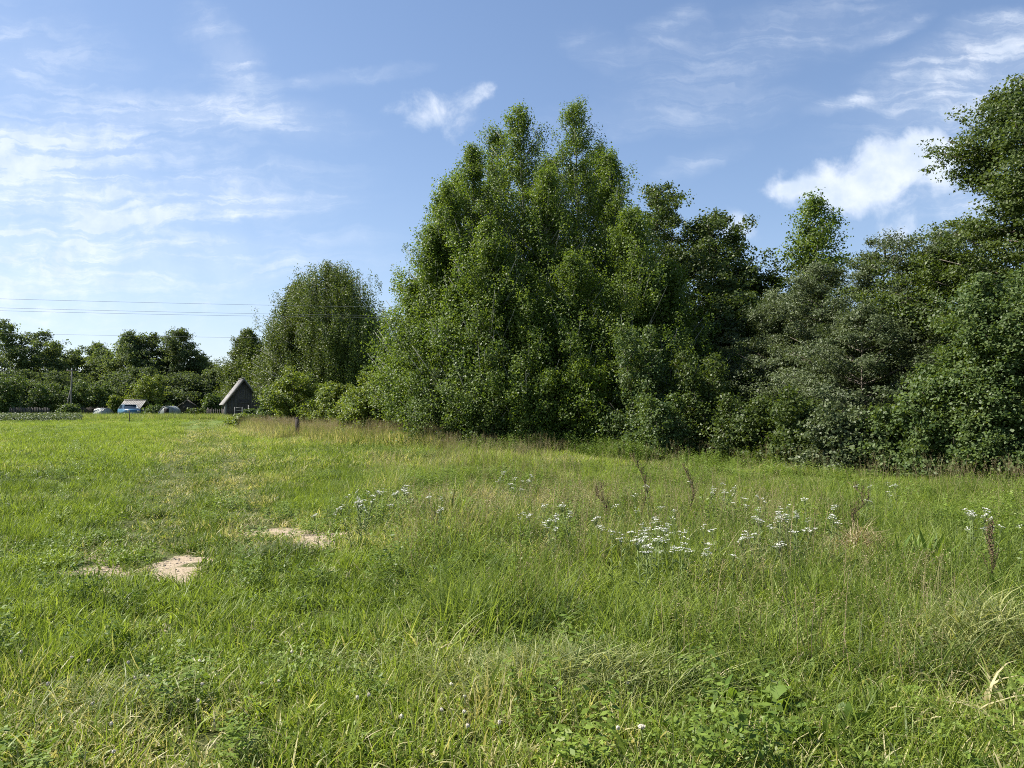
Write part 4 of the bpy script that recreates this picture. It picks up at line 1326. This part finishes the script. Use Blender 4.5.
def build_yarrow():
    rng = np.random.default_rng(77)
    kinds = [yarrow_meshes(k) for k in range(12)]
    for spot, px, py, rx, ry, n in (
            ('in the flower patch right of the sandy ground', 366, 503, 30, 11, 19), ('in the flower patch right of the sandy ground', 405, 495, 14, 4, 9),
            ('in the small group up in the reddish grass', 515, 481, 17, 5, 9), ('beside the green weed clump right of the sandy ground', 440, 515, 10, 8, 4),
            ('left of the dark dock plant', 560, 525, 34, 9, 15), ('in the dense white patch below the dock stalks', 651, 542, 24, 13, 30),
            ('in the thin scatter right of the dense white patch', 702, 541, 32, 10, 12), ('in the group behind the dock stalks', 722, 491, 26, 5, 14),
            ('in the wide white patch before the dark willows', 786, 520, 38, 12, 34), ('in the few dots near the tall brown stalk', 872, 490, 26, 6, 6),
            ('in the small group near the right edge of the meadow', 988, 521, 24, 6, 12), ('in the loose line above the dense white patch', 640, 508, 30, 8, 6)):
        lab = 'white yarrow flower ' + spot
        for _ in range(n):
            qx, qy = px + rng.normal() * rx * 0.7, py + rng.normal() * ry * 0.8
            D = (EYE - 0.50) * F / (qy - HZ)
            x, y, z = at(qx, D)
            s, h = kinds[rng.integers(0, 12)]
            t = thing('yarrow_flower', lab, 'flower', (x, y, z), rng.random() * 6.28, 'white yarrow flowers ' + spot)
            k = 0.6 + 0.6 * rng.random(); t.scale = (k, k, 0.8 + 0.35 * rng.random())
            link('stem', s, t); link('flower_head', h, t)


build_yarrow()


def dock(seed, H):
    rng = np.random.default_rng(seed)
    st = MB(); C = []
    ax = np.array([[0.02 * rng.normal() * k, 0.02 * rng.normal() * k, H * k / 4] for k in range(5)])
    st.tube(ax, [0.008, 0.007, 0.006, 0.004, 0.002], 5)
    for k in range(16):
        t = 0.30 + 0.66 * k / 16
        p0 = np.array([np.interp(t * 4, range(5), ax[:, j]) for j in range(3)])
        a = k * 2.4; l = 0.17 * (1.1 - t) + 0.05
        p1 = p0 + [l * 0.24 * math.cos(a), l * 0.24 * math.sin(a), l]
        st.tube([p0, (p0 + p1) / 2 + [0.006 * math.cos(a), 0.006 * math.sin(a), 0], p1], [0.004, 0.003, 0.0015], 3)
        m = 50
        C.append(p0 + (p1 - p0) * rng.random((m, 1)) + rng.normal(size=(m, 3)) * 0.011)
    V, Q, T = specks(rng, np.concatenate(C), 0.012, 0.5)
    lv = blades(rng, 7, 0.05, (0.2, 0.34), 0.05, (0.5, 1.4), 4, 0.35, 0.95)
    return st, V, Q, T, lv


for lab, px, py, H, tilt in (
        ('dark brown bushy dock plant left of the tall dock stalks', 606, 521, 0.62, -4), ('tallest rusty dock stalk rising to the foot of the trees', 641, 519, 0.98, 2),
        ('slim pale brown dock stalk right of the tallest one', 691, 513, 0.82, -2), ('dark dock stalk between the wide white patch and the right edge', 850, 533, 0.74, 3),
        ('brown dock stalk in the tan grass near the right edge', 990, 590, 0.66, -5)):
    D = EYE * F / (py - HZ + 14)
    st, V, Q, T, lv = dock(px, H)
    x, y, z = at(px, D)
    t = thing('dock_plant', lab, 'weed', (x, y, z), 0, 'dock plants in the meadow')
    t.rotation_euler = (0, R(tilt), 0)
    st.build('stem', M_DOCK, t)
    link('seed_head', mesh_np('dock_seeds', V, Q, tint=T, mats=[M_DOCK]), t)
    link('leaf_rosette', mesh_np('dock_leaves', lv[0], lv[1], tint=lv[2], mats=[M_BROAD]), t)


def broad_plant(name, lab, px, py, n, h, w, seed, m=None, spread=0.07, bend=(0.5, 1.3)):
    rng = np.random.default_rng(seed)
    D = EYE * F / (py - HZ)
    x, y, z = at(px, D)
    V, Q, T, _ = blades(rng, n, spread, h, w, bend, 6, 0.55, 0.0)
    # leaf outline: narrow stalk, wide middle, blunt tip
    V = V.reshape(n, 7, 2, 3)
    mid = V.mean(2, keepdims=True)
    prof = np.array([0.12, 0.16, 0.62, 1.0, 0.95, 0.62, 0.08])[None, :, None, None]
    V = mid + (V - mid) * prof
    V[:, :, :, 2] += 0.012 * np.abs(prof[..., 0]) * 0
    root = thing(name, lab, 'weed', (x, y, z), 0, 'broad leaved weeds in the near grass')
    link('leaf_rosette', mesh_np('broad_leaves', V.reshape(-1, 3), Q, tint=T, mats=[m or M_BROAD], smooth=True), root)
    s = MB()
    for k in range(3):
        a = k * 2.1
        s.tube([(0, 0, 0), (0.02 * math.cos(a), 0.02 * math.sin(a), h[1] * 0.3), (0.05 * math.cos(a), 0.05 * math.sin(a), h[1] * 0.55)], [0.004, 0.003, 0.002], 4)
    s.build('stem', M_STEM, root)


for a in (('broadleaf_weed', 'bright broad leaved weed in the middle of the lower right grass', 770, 722, 12, (0.13, 0.23), 0.075, 1),
          ('broadleaf_weed', 'broad leaved weed just left of the brightest one', 722, 716, 11, (0.12, 0.21), 0.065, 2),
          ('broadleaf_weed', 'single yellowish leaf plant right of the brightest broad weed', 888, 712, 6, (0.12, 0.19), 0.075, 3),
          ('broadleaf_weed', 'round leaved plant at the bottom near the clover head', 668, 752, 9, (0.09, 0.16), 0.07, 4),
          ('broadleaf_weed', 'long leaved weed rosette at the bottom between the broad weeds', 790, 756, 12, (0.12, 0.22), 0.03, 5),
          ('broadleaf_weed', 'leafy weed with pale leaves at the lower right', 838, 742, 11, (0.11, 0.2), 0.06, 6),
          ('broadleaf_weed', 'bright weed with raised leaves under the reddish seed stalks', 810, 690, 9, (0.1, 0.2), 0.04, 7),
          ('broadleaf_weed', 'leafy dark weed in the lower left grass', 150, 690, 11, (0.10, 0.19), 0.055, 8),
          ('broadleaf_weed', 'small broad weed by the white clover at lower middle', 400, 735, 9, (0.08, 0.15), 0.05, 9),
          ('tansy_weed', 'bushy green weed clump right of the left flower patch', 462, 543, 60, (0.35, 0.62), 0.028, 10),
          ('tansy_weed', 'bushy green weed below the left flower patch and right of it', 436, 540, 45, (0.3, 0.5), 0.026, 11),
          ('tansy_weed', 'upright green weed near the tan dry tuft on the right', 916, 575, 40, (0.3, 0.5), 0.028, 12)):
    broad_plant(*a[:8], spread=0.05 if a[0][0] == 'b' else 0.2, bend=(0.7, 1.9) if a[0][0] == 'b' else (0.1, 1.0))


def clover_head():
    rng = np.random.default_rng(3)
    d = rng.normal(size=(90, 3)); d /= np.linalg.norm(d, axis=1, keepdims=True)
    V, Q, T = specks(rng, d * 0.0085 + np.array([0, 0, 0.17]), 0.008, 0.5, d, 0.6)
    s = MB(); s.tube([(0, 0, 0), (0.006, 0, 0.09), (0, 0, 0.165)], 0.0015, 4)
    return mesh_np('clover_head', V, Q, tint=T, mats=[M_CLOVERHEAD]), s.mesh('clover_stem', M_STEM)


def build_clover_flowers():
    hd, sm = clover_head()
    rng = np.random.default_rng(8)
    spots = [('largest pale clover head at the bottom middle', 640, 738, 1.7), ('pale clover head left of the bottom middle', 452, 690, 1.1)]
    for k in range(16):
        spots.append(('small white clover head in the lower left grass', 20 + 300 * rng.random(), 640 + 118 * rng.random(), 0.9))
    for k in range(12):
        spots.append(('small white clover head in the lower middle grass', 330 + 300 * rng.random(), 680 + 80 * rng.random(), 0.9))
    for lab, px, py, k in spots:
        D = (EYE - 0.15) * F / (py - HZ)
        x, y, z = at(px, D)
        t = thing('clover_flower', lab, 'flower', (x, y, z), rng.random() * 6, 'white clover heads in the grass')
        t.scale = (k, k, 0.8 + 0.3 * rng.random())
        link('stem', sm, t); link('flower_head', hd, t)


build_clover_flowers()


def cut_heap(label, px, py, rx, ry, n, L_, seed, mat_, lift):
    """loose cut or flattened grass lying in a swirl"""
    rng = np.random.default_rng(seed)
    D0 = EYE * F / (py - HZ)
    x0, y0, _ = at(px, D0)
    V, Q, T, _t = blades(rng, n, 0.01, (L_ * 0.5, L_), 0.0078, (0.3, 1.6), 5, 0.5, 0.8)
    V = V.reshape(n, 6, 2, 3)
    V[..., 2] *= 0.42
    u = rng.normal(size=(n, 2)) * 0.5
    off = np.stack([x0 + u[:, 0] * rx, y0 + u[:, 1] * ry], 1)
    d = np.exp(-(u ** 2).sum(1) * 1.5)
    V[..., 0] += off[:, None, None, 0]; V[..., 1] += off[:, None, None, 1]
    V[..., 2] += (gz(off[:, 0], off[:, 1]) + lift * d * rng.random(n))[:, None, None]
    o = link('cut_grass', mesh_np('cut_grass', V.reshape(-1, 3), Q, tint=T, mats=[mat_]))
    tag(o, label, 'cut grass', kind='stuff')


M_CUT = leaf_mat('cut_grass', (0.075, 0.115, 0.028), (0.34, 0.35, 0.14), 0.3, 0.5, 0.25)
M_CUTDARK = leaf_mat('flattened_grass', (0.05, 0.085, 0.022), (0.17, 0.21, 0.06), 0.25, 0.5, 0.25)
def build_pebbles():
    rng = np.random.default_rng(21)
    mb = []
    V, Q, T, n = [], [], [], 0
    while n < 420:
        c = SAND[rng.integers(0, 8)]
        x, y = c[0] + rng.normal() * c[2] * 0.7, c[1] + rng.normal() * c[3] * 0.7
        if sand(np.array([x]), np.array([y]))[0] < 0.25:
            continue
        r = 0.003 + 0.010 * rng.random() ** 4
        # small uneven eight-cornered lump
        p = np.array([(a, b, d) for d in (-1, 1) for a, b in ((-1, -1), (1, -1), (1, 1), (-1, 1))], float)
        p *= np.where(p[:, 2:3] > 0, 0.62, 1.0) * (0.75 + 0.5 * rng.random((8, 1)))
        p[:, 2] *= 0.6
        a = rng.random() * 6.28
        p = np.stack([p[:, 0] * math.cos(a) - p[:, 1] * math.sin(a), p[:, 0] * math.sin(a) + p[:, 1] * math.cos(a), p[:, 2]], 1) * r
        V.append(p + [x, y, float(gz(x, y)) + r * 0.35])
        Q.append(np.array([(3, 2, 1, 0), (4, 5, 6, 7), (0, 1, 5, 4), (1, 2, 6, 5), (2, 3, 7, 6), (3, 0, 4, 7)]) + 8 * n)
        n += 1
    o = link('gravel', mesh_np('gravel', np.concatenate(V), np.concatenate(Q), mats=[plain('pebble', (0.16, 0.13, 0.10), (0.42, 0.36, 0.29), 3, 0.9)]))
    tag(o, 'crumbs and pebbles lying on the bare sandy patches', 'gravel', kind='stuff')


build_pebbles()
cut_heap('swirl of flattened pale cut grass at the bottom middle', 570, 700, 0.75, 0.42, 2600, 0.5, 1, M_CUT, 0.16)
cut_heap('flattened dark green tuft beside the sandy patch', 282, 562, 0.5, 0.28, 800, 0.42, 2, M_CUTDARK, 0.08)
cut_heap('matted straw coloured grass at the lower left', 135, 720, 0.5, 0.4, 700, 0.4, 3, M_CUT, 0.08)
cut_heap('tan dry grass tuft in the right meadow', 858, 562, 0.42, 0.35, 900, 0.5, 4, leaf_mat('dry_tuft', (0.22, 0.17, 0.09), (0.42, 0.34, 0.2), 0.2), 0.30)
cut_heap('loose cut blades in the lower middle grass', 410, 690, 1.1, 0.6, 1300, 0.36, 5, M_CUT, 0.10)
cut_heap('bent yellow green long grass at the right edge', 985, 665, 0.5, 0.5, 1200, 0.65, 6, M_CUT, 0.35)
